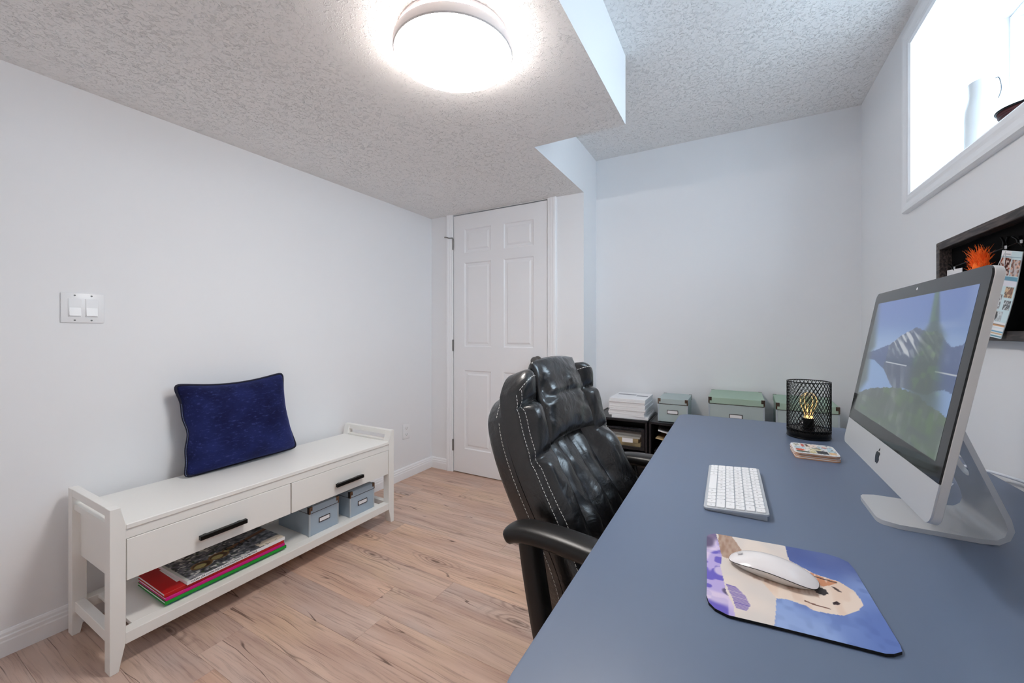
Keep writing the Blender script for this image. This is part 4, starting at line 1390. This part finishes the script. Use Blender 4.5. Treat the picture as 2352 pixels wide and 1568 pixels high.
for k in range(4):
    a = 2 * math.pi * k / 4 + .35
    pth = [(r * .88 * math.cos(a), r * .88 * math.sin(a), z) for r, z in bprof[:-1]]
    sweep(smooth_path(pth, 2), circ(.0007, 4), bm=fb)
for k in range(3):
    a = 2 * math.pi * k / 3
    sweep([(.004 * math.cos(a), .004 * math.sin(a), .072), (.006 * math.cos(a), .006 * math.sin(a), .10), (.013 * math.cos(a + .3), .013 * math.sin(a + .3), .118)], circ(.0008, 4), bm=fb)
mk('filament', fb, M['filament'], bl_)
mk('bulb_collar', lathe([(.0128, .0655), (.0140, .066), (.0138, .072), (.0128, .0725)], 24, cap=False), M['filament'], bl_)

# ------------------------------------------------------------------ office chair (local: +X forward, origin on the floor below the seat)
t = thing('office_chair', 'black leather executive office chair with white stitching at the desk', 'chair', (-.060, 1.112, 0), -.113)
HW = .247
_zz = np.array([.44, .50, .56, .61, .67, .725, .775, .817, .87, .919, .97, 1.026, 1.06])
_xx = np.array([-.205, -.214, -.232, -.258, -.293, -.328, -.353, -.371, -.391, -.407, -.419, -.429, -.434])
_pf = np.polyfit(_zz - .75, _xx, 5)
def XB(z):          # x of the front seam at height z
    return np.polyval(_pf, np.clip(z, .43, 1.06) - .75)
RK = .385           # recline: x moves back by RK per metre of height
def bz(V):          # height along the back
    return .455 + V * .565
def back_xy(U, V, side):
    """u -1..1 across (negative = near the camera), v 0..1 up. side +1 front cushion face, 0 seam plane"""
    u, v2 = U, V * 2 - 1
    z = bz(V)
    wid = HW * (1 - .05 * np.clip((V - .55) / .45, 0, 1) ** 2)
    y = u * wid
    # round the upper corners
    cornr = np.clip((np.abs(u) - .68) / .32, 0, 1) ** 2.2 * np.clip((V - .80) / .20, 0, 1)
    z = z - .055 * cornr
    xs_ = XB(z)
    e = np.clip(1 - np.abs(u) ** 14, 0, 1) ** .5 * np.clip(1 - np.abs(v2) ** 14, 0, 1) ** .5
    return y, z, xs_, e
def front_feat(U, V):
    """relief of the front face, measured from the plane of the front seams"""
    au = np.abs(U)
    bol = np.exp(-(np.abs(au - .79) / .17) ** 2.6) * .015
    bol = bol - .011 * sstep(.56, .70, au) * (np.exp(-((V - .845) / .020) ** 2) + np.exp(-((V - .605 + .05 * (au - .8)) / .022) ** 2))
    def puff(v0, v1):
        t_ = np.clip((v1 - V) / (v1 - v0), 0, 1)
        return np.sin(math.pi * t_ ** .55)
    bol = bol + sstep(.54, .70, au) * sstep(.985, .86, au) * (.016 * puff(-.1, .605) + .015 * puff(.605, .845) + .010 * puff(.845, 1.02))
    groove = -.008 * np.exp(-((au - .535) / .045) ** 2) * sstep(.02, .12, V)
    inner = sstep(.64, .46, au)
    chn = np.abs(np.cos(U / .50 * math.pi * 1.5)) ** .55
    ch_ = (-.062 + .022 * sstep(.68, .50, V) + .024 * chn) * inner * sstep(.02, .12, V)
    gat = .004 * np.sin(U * 52 + V * 7) * np.exp(-((V - .655) / .045) ** 2) * inner
    lum = .022 * np.exp(-((V - .24) / .2) ** 2) * inner
    wr = (.011 * (vnoise(U * 5 + 9, V * 8 + 2, 41) - .5) + .005 * (vnoise(U * 11 + V * 6, V * 17, 42) - .5)) * sstep(1.0, .88, au)
    return bol + ch_ + groove + gat + lum + wr
def back_front(U, V):
    y, z, x, e = back_xy(U, V, 1)
    n = front_feat(U, V) * e - .013 * (1 - e)
    return np.stack([x + n * .93, y, z + n * .36], -1)
def back_rear(U, V, d):
    y, z, x, e = back_xy(U, V, 0)
    n = -d + 0 * e
    return np.stack([x + n * .93, y, z + n * .36], -1)
def closed_pillow(Fp, Bp):
    b = bmesh.new()
    nu_, nv_ = Fp.shape[:2]
    vf = [[b.verts.new(Fp[i, j]) for j in range(nv_)] for i in range(nu_)]
    vb_ = [[b.verts.new(Bp[i, j]) for j in range(nv_)] for i in range(nu_)]
    for i in range(nu_ - 1):
        for j in range(nv_ - 1):
            b.faces.new((vf[i][j], vf[i + 1][j], vf[i + 1][j + 1], vf[i][j + 1]))
            b.faces.new((vb_[i][j], vb_[i][j + 1], vb_[i + 1][j + 1], vb_[i + 1][j]))
    bd = [(i, 0) for i in range(nu_)] + [(nu_ - 1, j) for j in range(1, nv_)] + [(i, nv_ - 1) for i in range(nu_ - 2, -1, -1)] + [(0, j) for j in range(nv_ - 2, 0, -1)]
    for k in range(len(bd)):
        a_, c_ = bd[k], bd[(k + 1) % len(bd)]
        b.faces.new((vf[a_[0]][a_[1]], vf[c_[0]][c_[1]], vb_[c_[0]][c_[1]], vb_[a_[0]][a_[1]]))
    bmesh.ops.remove_doubles(b, verts=b.verts[:], dist=1e-5)
    return b
uu = np.sin(np.linspace(-math.pi / 2, math.pi / 2, 73))
uu = .55 * uu + .45 * np.linspace(-1, 1, 73)
vv = .5 + .5 * (.4 * np.sin(np.linspace(-math.pi / 2, math.pi / 2, 89)) + .6 * np.linspace(-1, 1, 89))
U, V = np.meshgrid(uu, vv, indexing='ij')
mk('back_cushion', closed_pillow(back_front(U, V), back_rear(U, V, .062)), M['leather'], t, smooth=True, angle=62)
# rear shell: second pad behind, slightly smaller, lower bottom
def shell_pt(U, V, d0, e_pow=.5):
    y, z, x, e = back_xy(U, V, 0)
    y = y * 1.0
    z = .42 + (z - .455) * (1.0 - .42 / 1.02 + .40) * .98
    x = XB(z)
    n = -d0
    return np.stack([x + n * .93, y, z + n * .36], -1), e
A_, e_ = shell_pt(U, V, 0)
sf = A_ + np.stack([-.064 * .93 + 0 * e_, 0 * e_, -.064 * .36 + 0 * e_], -1)
sr = A_ + np.stack([-.112 * .93 - .022 * e_, 0 * e_, -.112 * .36 - .006 * e_], -1)
mk('back_shell', closed_pillow(sf, sr), M['leather'], t, smooth=True, angle=62)
# headrest pillow rolled over the top
hu, hv = np.meshgrid(np.linspace(-1, 1, 37), np.linspace(-1, 1, 33), indexing='ij')
def head_pt(u, v, s):
    e = np.clip(1 - np.abs(u) ** 5, 0, 1) ** .5 * np.clip(1 - np.abs(v) ** 3.4, 0, 1) ** .5
    y = u * .138 * (1 - .06 * v)
    z = .922 + v * .112 + .010 * (1 - u ** 2) * (v > -2)
    x = XB(z)
    cr_ = .010 * np.exp(-((v - .02) / .07) ** 2) * (1 - u ** 4)
    pin = .030 * np.exp(-(((u + .82) / .14) ** 2 + ((v - .28) / .22) ** 2)) + .02 * np.exp(-(((u - .9) / .12) ** 2 + ((v + .05) / .25) ** 2))
    wr = .010 * (vnoise(u * 4 + 20, v * 3 + 5, 44) - .5) + .004 * (vnoise(u * 9 + v * 3, v * 7 + 5, 46) - .5)
    n = (.026 - cr_ - pin + wr - .012 * np.clip(v, 0, 1)) * e if s > 0 else -.060 * e
    back = -.020 * np.clip(v - .3, 0, 1)
    return np.stack([x + n * .93 + back, y, z + n * .34], -1)
mk('headrest', closed_pillow(head_pt(hu, hv, 1), head_pt(hu, hv, -1)), M['leather'], t, smooth=True)
# contrast stitching
def stitch(bm, fn, ss, dash=.0062, gap=.0030, r=.00075):
    P = [Vector(fn(s)) for s in ss]
    L = [0]
    for a_, c_ in zip(P[:-1], P[1:]):
        L.append(L[-1] + (c_ - a_).length)
    def at(d):
        for i in range(len(P) - 1):
            if d <= L[i + 1]:
                return P[i].lerp(P[i + 1], (d - L[i]) / max(L[i + 1] - L[i], 1e-9))
        return P[-1]
    d = 0
    while d + dash < L[-1]:
        sweep([at(d), at(d + dash)], circ(r, 4), up=(0, 0.3, 1), bm=bm)
        d += dash + gap
def one(fn, u, v):
    return fn(np.array([[u]]), np.array([[v]]))[0, 0]
stb = bmesh.new()
ss = np.linspace(.02, .955, 70)
for sgn in (-1, 1):
    for u_ in (.985, .935):
        stitch(stb, lambda s: one(back_front, sgn * u_, s) + np.array([.0012, 0, .0004]), ss)
stitch(stb, lambda s: one(back_front, s, .955) + np.array([.0008, 0, .0008]), np.concatenate([np.linspace(-.95, -.5, 20)]))
stitch(stb, lambda s: one(back_front, s, .955) + np.array([.0008, 0, .0008]), np.concatenate([np.linspace(.5, .95, 20)]))
stitch(stb, lambda s: one(back_front, s, .035) + np.array([.0014, 0, 0]), np.linspace(-.9, .9, 50))
mk('cushion_stitching', stb, M['thread'], t)
stb = bmesh.new()
def shell_edge(s, sgn, f):
    a_ = shell_pt(np.array([[sgn * 1.0]]), np.array([[s]]), 0)[0][0, 0]
    return a_ + np.array([-.064 * .93 * (1 - f) - .112 * .93 * f, sgn * .0008, -.064 * .36 * (1 - f) - .112 * .36 * f])
for sgn in (-1, 1):
    stitch(stb, lambda s: shell_edge(s, sgn, .30), np.linspace(.01, .97, 60))
stitch(stb, lambda s: shell_pt(np.array([[s]]), np.array([[1.0]]), 0)[0][0, 0] + np.array([-.080, 0, -.0275]), np.linspace(-1, 1, 40))
mk('shell_stitching', stb, M['thread'], t)
# seat cushion
su, sv = np.meshgrid(np.linspace(-1, 1, 41), np.linspace(-1, 1, 41), indexing='ij')
def seat_pt(u, v, s):
    e = np.clip(1 - np.abs(u) ** 7, 0, 1) ** .5 * np.clip(1 - np.abs(v) ** 7, 0, 1) ** .5
    x = .005 + v * .262
    y = u * .262
    z = np.full(u.shape, .445) - .015 * np.clip(v - .5, 0, 1)
    z = z + ((.070 + .010 * np.cos(u * 4) + .004 * (vnoise(u * 5 + 8, v * 5 + 8, 45) - .5)) * e if s > 0 else -.055 * e)
    return np.stack([x, y, z], -1)
mk('seat', closed_pillow(seat_pt(su, sv, 1), seat_pt(su, sv, -1)), M['leather'], t, smooth=True)
stb = bmesh.new()
for sgn in (-1, 1):
    stitch(stb, lambda s: (.005 + s * .262, sgn * .2635, .446), np.linspace(-.95, .95, 30))
mk('seat_stitching', stb, M['thread'], t)
# arms: padded top and looped support
for sgn in (-1, 1):
    ya = sgn * .328
    ap = [(-.372, ya, .644), (-.345, ya, .658), (-.30, ya, .666), (-.22, ya, .668), (-.12, ya, .662), (-.03, ya, .648), (.04, ya, .628)]
    P_ = smooth_path(ap, 6)
    scl = [min(1.0, .35 + 1.1 * math.sqrt(max(k, 0.02) / 8)) if k < 6 else (1.0 if k < len(P_) - 6 else max(.35, .35 + 1.1 * math.sqrt((len(P_) - 1 - k) / 8) if k > len(P_) - 6 else 1.0)) for k in range(len(P_))]
    scl = [min(1, s_) for s_ in scl]
    mk('armrest', sweep(P_, rrect(.074, .040, 3, 20), scales=scl), M['armpad'], t, smooth=True)
    lp = [(-.318, ya, .652), (-.306, ya, .58), (-.290, ya, .50), (-.276, ya * .99, .43), (-.262, ya * .96, .375), (-.225, ya * .92, .350), (-.12, ya * .90, .345), (-.02, ya * .92, .352), (.030, ya * .96, .40), (.034, ya, .50), (.010, ya, .58), (-.020, ya, .636)]
    mk('arm_support', sweep(smooth_path(lp, 6), rrect(.046, .052, 3.4, 16), up=(0, 1, 0)), M['armpad'], t, smooth=True)
    mk('arm_bracket', box(-.14, -.04, min(sgn * .20, ya * .92), max(sgn * .20, ya * .92), .345, .385, .006, 2), M['armpad'], t)
    sc_b = lathe([(0, 0), (.006, 0), (.005, .003), (0, .004)], 12)
    bmesh.ops.rotate(sc_b, verts=sc_b.verts[:], cent=(0, 0, 0), matrix=Matrix.Rotation(-sgn * math.pi / 2, 3, 'X'))
    bmesh.ops.translate(sc_b, verts=sc_b.verts[:], vec=(-.215, sgn * .2615, .470))
    mk('bolt', sc_b, M['pen_screw'], t)
mk('seat_plate', box(-.14, .14, -.12, .12, .345, .392, .01, 2), M['armpad'], t)
mk('gas_lift', lathe([(0, .10), (.03, .10), (.03, .23), (.022, .235), (.022, .35), (0, .35)], 24), M['black_metal'], t, smooth=True, angle=40)
mk('base_hub', lathe([(0, .075), (.05, .075), (.05, .115), (.035, .125), (0, .125)], 28), M['armpad'], t, smooth=True, angle=40)
for k in range(5):
    a = 2 * math.pi * k / 5 + .3
    c, s = math.cos(a), math.sin(a)
    P_ = [(r * c, r * s, z) for r, z in ((.03, .098), (.12, .098), (.22, .088), (.30, .076))]
    lg_ = mk('base_leg', sweep(P_, rrect(.05, .032, 3.5, 12), scales=[1.1, 1, .85, .7]), M['armpad'], t, smooth=True, angle=40)
    wb = bmesh.new()
    for d in (-.017, .017):
        wl = lathe([(0, -.009), (.024, -.009), (.027, -.005), (.027, .005), (.024, .009), (0, .009)], 20)
        bmesh.ops.rotate(wl, verts=wl.verts[:], cent=(0, 0, 0), matrix=Matrix.Rotation(math.pi / 2, 3, 'X'))
        bmesh.ops.translate(wl, verts=wl.verts[:], vec=(0, d, .027))
        merge(wb, wl)
    box(-.010, .010, -.009, .009, .02, .072, .003, bm=wb)
    bmesh.ops.rotate(wb, verts=wb.verts[:], cent=(0, 0, 0), matrix=Matrix.Rotation(a + .8, 3, 'Z'))
    bmesh.ops.translate(wb, verts=wb.verts[:], vec=(.29 * c, .29 * s, 0))
    mk('caster', wb, M['rubber'], t)

# ------------------------------------------------------------------ black cube shelves along the far wall
SHT, SHF, SHD = .578, 2.527, .330
def shelf_unit(label, x0, w_, drawer):
    t = thing('cube_shelf', label, 'shelf', (x0 + w_ / 2, SHF + SHD / 2, 0), 0, 'black cube shelves along the far wall')
    h2, d2 = w_ / 2, SHD / 2
    mk('top_panel', box(-h2, h2, -d2, d2, SHT - .014, SHT - .003, .002), M['shelf_black'], t)
    rb_ = box(-h2, h2, -d2, -d2 + .010, SHT - .004, SHT, .001)
    box(-h2, -h2 + .010, -d2, d2, SHT - .004, SHT, .001, bm=rb_)
    box(h2 - .010, h2, -d2, d2, SHT - .004, SHT, .001, bm=rb_)
    mk('raised_rim', rb_, M['shelf_black'], t)
    for sx in (-1, 1):
        xa, xb = sorted((sx * h2, sx * (h2 - .014)))
        mk('side_panel', box(xa, xb, -d2, d2, 0, SHT - .014, .002), M['shelf_black'], t)
    mk('back_panel', box(-h2 + .014, h2 - .014, d2 - .008, d2, .02, SHT - .014), M['shelf_black'], t)
    mk('bottom_panel', box(-h2 + .014, h2 - .014, -d2, d2 - .008, .02, .034), M['shelf_black'], t)
    mk('middle_shelf', box(-h2 + .014, h2 - .014, -d2 + .004, d2 - .008, .290, .304), M['shelf_black'], t)
    if drawer:
        z0, z1 = .395, .525
        x1 = h2 - .016
        dr = mk('drawer', ring_boxes_front(-x1, x1, -d2 - .003, -d2 + .009, z0, z1, .018), M['shelf_black'], t)
        mk('clear_window', box(-x1 + .018, x1 - .018, -d2 + .001, -d2 + .004, z0 + .018, z1 - .018), M['frosted'], dr)
        mk('drawer_tray', box(-x1, x1, -d2 + .009, d2 - .03, z0, z0 + .006), M['shelf_black'], dr)
        lc = mk('label_card', box(.02, .085, -d2 - .0045, -d2 - .003, z0 + .042, z0 + .068), M['paper'], dr)
    return t
def ring_boxes_front(x0, x1, y0, y1, z0, z1, th):
    b = box(x0, x1, y0, y1, z0, z0 + th, .001)
    box(x0, x1, y0, y1, z1 - th * .5, z1, .001, bm=b)
    box(x0, x0 + th, y0, y1, z0 + th, z1 - th * .5, .001, bm=b)
    box(x1 - th, x1, y0, y1, z0 + th, z1 - th * .5, .001, bm=b)
    return b
shelf_unit('black cube shelf under the stack of white paper', -.812, .340, True)
shelf_unit('black cube shelf under the small blue grey box', -.464, .330, False)
shelf_unit('black cube shelf hidden behind the desk under the green box', -.126, .330, False)
shelf_unit('black cube shelf in the corner behind the desk', .212, .330, False)
# folders inside the clear-fronted drawer
for k, (m_, z, dx, rz, lb) in enumerate((('blue', .4015, 0, .0, 'blue folder at the bottom inside the clear fronted drawer'), ('manila', .4075, .004, .02, 'manila folder in the middle of the clear fronted drawer'), ('manila', .4300, -.004, -.015, 'thick manila folder inside the clear fronted drawer'), ('paper', .4560, .002, .01, 'white papers on top inside the clear fronted drawer'))):
    hh = (.0055, .022, .025, .010)[k]
    o = mk('folder', box(-.118, .118, -.13, .13, 0, hh, .001), M[m_])
    o.location = (-.642 + dx, SHF + SHD / 2 - .01, z)
    o.rotation_euler.z = rz
    tag(o, lb, 'folder', 'folders in the drawer')
# loose sheets leaning out of the second shelf
for k, (ang, z, lb, m_) in enumerate(((.22, .455, 'upper white envelope lying tilted in the open cube shelf', 'paper'), (.16, .425, 'lower white envelope lying tilted in the open cube shelf', 'manila'))):
    o = mk('envelope', box(-.118, .118, -.14, .14, -.003, .003, .0008), M[m_])
    o.location = (-.315, SHF + .155, z + .035 - .012 * k)
    o.rotation_euler = (-.10, ang, .12 - .1 * k)
    tag(o, lb, 'envelope')
st = mk('letter_tray', box(-.135, .135, -.14, .14, 0, .10, .002), M['shelf_black'])
st.location = (-.30, SHF + .165, .305)
tag(st, 'black letter tray on the inner shelf of the open cube shelf', 'tray')

# ------------------------------------------------------------------ paper stack
rngp = random.Random(3)
t = thing('paper_stack', 'tall stack of white printed booklets on the black shelf', 'paper', (-.600, 2.683, SHT))
z = 0.0
k = 0
hs = [.016, .010, .014, .009, .013, .011, .015, .012, .010, .014]
for hgt in hs:
    ox, oy, rz = rngp.uniform(-.004, .004), rngp.uniform(-.003, .003), rngp.uniform(-.02, .02)
    if k == 0:
        ox, rz = .012, .05
    b = box(-.111, .111, -.140, .140, 0, hgt - .0006, .0012)
    bmesh.ops.rotate(b, verts=b.verts[:], cent=(0, 0, 0), matrix=Matrix.Rotation(rz, 3, 'Z'))
    bmesh.ops.translate(b, verts=b.verts[:], vec=(ox, oy, z))
    bk_ = mk('booklet', b, M['paper'], t)
    if k == len(hs) - 1:
        pb = box(-.095, .02, .03, .065, z + hgt - .0005, z + hgt - .0002)
        box(.03, .10, .0, .035, z + hgt - .0005, z + hgt - .0002, bm=pb)
        mk('cover_print', pb, M['paper_print'], bk_)
    z += hgt
    k += 1

# boxes on the shelves
storage_box('small blue grey box beside the paper stack', (-.3345, 2.700, SHT), 0, .168, .255, .138, M['boxgrey'], M['boxgrey'], 'storage boxes on the cube shelves')
storage_box('wide green lidded box between the small box and mesh lamp', (-.003, 2.678, SHT), 0, .268, .345, .178, M['boxgrey'], M['boxlidgreen'], 'storage boxes on the cube shelves', lid_h=.034)
storage_box('green lidded box in the corner behind the mesh lamp', (.316, 2.672, SHT), -.03, .262, .345, .172, M['boxgrey'], M['boxlidgreen'], 'storage boxes on the cube shelves', lid_h=.034)

# ------------------------------------------------------------------ wall board with clips, feather and photo strip
PBY0, PBY1, PBZ0, PBZ1, PBX = 1.322, 1.812, 1.098, 1.406, .566
off = (XR, 1.567, PBZ0)
t = thing('pin_board', 'black shadow box memo board in dark wood frame behind the computer', 'board', off)
fw = .024
def bar(pts4):
    b = bmesh.new()
    A = [b.verts.new((PBX, y, z)) for y, z in pts4]
    B = [b.verts.new((XR - .0005, y, z)) for y, z in pts4]
    for k in range(4):
        b.faces.new((A[k], A[(k + 1) % 4], B[(k + 1) % 4], B[k]))
    b.faces.new(A); b.faces.new(B)
    bmesh.ops.bevel(b, geom=b.edges[:], offset=.0015, segments=1, affect='EDGES')
    return b
o4 = [(PBY0, PBZ0), (PBY1, PBZ0), (PBY1, PBZ1), (PBY0, PBZ1)]
i4 = [(PBY0 + fw, PBZ0 + fw), (PBY1 - fw, PBZ0 + fw), (PBY1 - fw, PBZ1 - fw), (PBY0 + fw, PBZ1 - fw)]
for k in range(4):
    k2 = (k + 1) % 4
    mk('frame_bar', bar([o4[k], o4[k2], i4[k2], i4[k]]), M['board_frame'], t, off)
mk('backing', box(XR - .006, XR - .001, PBY0 + .01, PBY1 - .01, PBZ0 + .01, PBZ1 - .01), M['board_back'], t, off)
wr_ = sweep([(XR - .014, PBY0 + fw, 1.336), (XR - .014, PBY1 - fw, 1.320)], circ(.0012, 6))
mk('hanging_wire', wr_, M['black_metal'], t, off)
def clip(label, y, z, rx, xx=.586):
    t = thing('clip', label, 'clip', (xx, y, z), 0, 'black clips on the memo board')
    b = bmesh.new()
    for s in (-1, 1):
        sweep(smooth_path([(0, 0, -.012), (-.004 * s, .004, 0), (-.002 * s, .012, .010), (-.006 * s, .020, .022)], 4), rrect(.006, .003, 3, 8), bm=b)
    bmesh.ops.rotate(b, verts=b.verts[:], cent=(0, 0, 0), matrix=Matrix.Rotation(rx, 3, 'X'))
    mk('jaw', b, M['black_metal'], t, smooth=True)
    sb = lathe([(0, -.004), (.004, -.004), (.004, .004), (0, .004)], 10)
    mk('spring', sb, M['pen_screw'], t)
    return t
clip('black clip holding the small white card on the memo board', 1.740, 1.316, -.3)
clip('black clip beside the orange feather on the memo board', 1.628, 1.318, .25)
clip('black clip holding the left edge of the photo strip', 1.470, 1.330, .4)
clip('black clip holding the right edge of the photo strip', 1.408, 1.332, -.2)
cd_ = mk('note_card', box(-.0006, .0006, -.048, .048, -.035, .0), M['paper'])
cd_.location = (.583, 1.735, 1.312)
cd_.rotation_euler.x = .05
tag(cd_, 'small white note card clipped to the memo board', 'card')
# orange feather tuft
t = thing('feather', 'fluffy orange feather tuft clipped to the memo board', 'feather', (.560, 1.520, 1.287))
rf = random.Random(5)
fbm = bmesh.new()
for k in range(420):
    a = rf.uniform(-1.25, 1.25)
    ln = rf.uniform(.028, .052) * (1.15 - .25 * abs(a))
    tw = rf.uniform(-.35, .35)
    p0 = Vector((rf.uniform(-.006, .006), rf.uniform(-.022, .022), rf.uniform(-.012, .012)))
    d1 = Vector((rf.uniform(-.35, .1), math.sin(a), math.cos(a) + .1)).normalized()
    p1 = p0 + d1 * ln * .55
    p2 = p0 + (d1 + Vector((rf.uniform(-.2, .2), tw, 0))).normalized() * ln
    sweep([p0, p1, p2], [(-.0011, 0), (0, .0006), (.0011, 0), (0, -.0006)], bm=fbm, scales=[1.2, 1.0, .25], cap=False)
o = mk('barbs', fbm, M['orange'], t)
o['kind'] = 'stuff'
mk('tuft_core', lathe([(0, -.020), (.012, -.014), (.016, 0), (.013, .014), (0, .022)], 16), M['orange'], t, smooth=True)
# photo strip: from the wire down over the lower frame
t = thing('photo_strip', 'long strip of small photos hanging tilted on the memo board', 'photo strip', (.575, 1.44, 1.10))
SA = [Vector((.580, 1.475, 1.324)), Vector((.580, 1.392, 1.306))]      # top far, top near
SB = [Vector((.556, 1.505, 1.113)), Vector((.556, 1.421, 1.103))]
def strip_pos(U, V):
    A = np.array([SA[0], SA[1]]); B = np.array([SB[0], SB[1]])
    top_ = A[0] * (1 - U[..., None]) + A[1] * U[..., None]
    bot = B[0] * (1 - U[..., None]) + B[1] * U[..., None]
    P = bot * (1 - V[..., None]) + top_ * V[..., None]
    P[..., 0] += .004 * np.sin(V * math.pi)
    return P - np.array([.575, 1.44, 1.10])
def strip_col(U, V):
    c = np.ones(U.shape + (3,)) * C3(206, 228, 232)
    def rect(u0, u1, v0, v1, k):
        nonlocal c
        c = blend(c, ((U > u0) & (U < u1) & (V > v0) & (V < v1)).astype(float), C3(*k))
    rect(0, .22, .20, .66, (120, 186, 206))
    rect(0, 1, .0, .18, (238, 238, 240))
    for v0, v1, k in ((.012, .030, (60, 140, 160)), (.040, .058, (206, 172, 130)), (.066, .084, (90, 160, 190)), (.112, .124, (196, 222, 228)), (.135, .148, (206, 150, 92)), (.152, .158, (120, 90, 70))):
        rect(0, 1, v0, v1, k)
    rect(0, 1, .66, .71, (90, 150, 176)); rect(0, 1, .60, .66, (226, 226, 234))
    n1 = vnoise(U * 14, V * 40, 51); n2 = vnoise(U * 22 + 5, V * 60, 52)
    def photo(u0, u1, v0, v1, base, a, b_):
        nonlocal c
        mk_ = ((U > u0) & (U < u1) & (V > v0) & (V < v1)).astype(float)
        c = blend(c, mk_, C3(*base))
        c = blend(c, mk_ * sstep(.45, .6, n1), C3(*a))
        c = blend(c, mk_ * sstep(.58, .7, n2), C3(*b_))
    photo(.02, .52, .72, .92, (70, 36, 30), (168, 84, 58), (226, 214, 206))
    photo(.56, .98, .72, .90, (196, 190, 190), (120, 84, 70), (222, 176, 150))
    photo(.14, .46, .33, .50, (86, 84, 90), (120, 118, 122), (214, 220, 222))
    photo(.52, .92, .47, .59, (214, 182, 140), (140, 96, 70), (56, 40, 36))
    photo(.62, .94, .33, .44, (112, 118, 122), (50, 54, 58), (200, 206, 208))
    photo(.24, .72, .19, .31, (206, 214, 216), (190, 198, 202), (170, 178, 182))
    peng = (np.hypot((U - .40) / .07, (V - .25) / .05) < 1)
    c = blend(c, peng.astype(float), C3(44, 46, 50))
    rect(0, .5, .94, 1, (240, 242, 244)); rect(.1, .45, .955, .965, (90, 110, 120)); rect(0, 1, .925, .935, (120, 160, 176))
    return c
paint_grid('photo_print', 44, 130, strip_pos, strip_col, painted_material('photo_strip_print', .35), t)
Us, Vs = np.meshgrid(np.linspace(0, 1, 3), np.linspace(0, 1, 12), indexing='ij')
Pb = strip_pos(Us, Vs)
mk('card_backing', closed_pillow(Pb + np.array([.0005, 0, 0]), Pb + np.array([.0016, 0, 0])), M['paper'], t)
tag(mk('string', sweep(smooth_path([(.570, 1.432, 1.318), (.566, 1.452, 1.290), (.562, 1.462, 1.262), (.560, 1.452, 1.236), (.560, 1.432, 1.240), (.562, 1.424, 1.268), (.566, 1.428, 1.296), (.570, 1.436, 1.318)], 6), circ(.0008, 6)), M['paper']), 'thin white string looped over the photo strip', 'string')

# ------------------------------------------------------------------ things on the window sill
t = thing('milk_can', 'tall white enamel milk can with blue label on window sill', 'vase', (.735, 1.955, WZ0 + .0005))
JR = .053
jp = [(0, 0), (JR - .003, 0), (JR, .004), (JR, .205), (JR - .002, .218), (JR - .006, .234), (JR - .009, .248), (JR - .010, .262), (JR - .010, .290), (JR - .008, .300), (JR - .010, .301), (JR - .013, .290), (JR - .014, .262), (0, .255)]
mk('can_body', lathe(jp, 48), M['ceramic'], t, smooth=True, angle=60)
# curved printed panel facing the room
pb = bmesh.new()
a0 = math.radians(284)
g_ = []
for i in range(7):
    a = a0 + math.radians(34) * (i / 6)
    g_.append([pb.verts.new(((JR + .0006) * math.cos(a), (JR + .0006) * math.sin(a), zz)) for zz in (.030, .15, .175 + .012 * math.sin(math.pi * i / 6))])
for i in range(6):
    for k in range(2):
        pb.faces.new((g_[i][k], g_[i + 1][k], g_[i + 1][k + 1], g_[i][k + 1]))
mk('printed_panel', pb, M['jug_blue'], t, smooth=True)
a1 = math.radians(274)
cx, sx_ = math.cos(a1), math.sin(a1)
wp = smooth_path([((JR - .012) * cx, (JR - .012) * sx_, .288), ((JR + .006) * cx, (JR + .006) * sx_, .278), ((JR + .004) * cx + .006, (JR + .004) * sx_, .245), ((JR + .003) * cx, (JR + .003) * sx_, .215)], 6)
mk('wire_handle', sweep(wp, circ(.0014, 6)), M['wire'], t, smooth=True)
t = thing('wicker_bowl', 'dark red bowl on the window sill beside the milk can', 'bowl', (.690, 1.620, WZ0 + .0005))
mk('bowl_body', lathe([(0, 0), (.030, 0), (.043, .020), (.055, .050), (.061, .065), (.059, .066), (.050, .051), (.040, .022), (0, .008)], 40), M['bowl'], t, smooth=True)
for zz, rr in ((.028, .047), (.040, .0515), (.052, .056), (.064, .0615)):
    mk('rim_coil', sweep([(rr * math.cos(2 * math.pi * k / 40), rr * math.sin(2 * math.pi * k / 40), zz) for k in range(40)], circ(.003, 6), closed=True), M['black_metal'] if zz > .06 else M['bowl'], t, smooth=True)
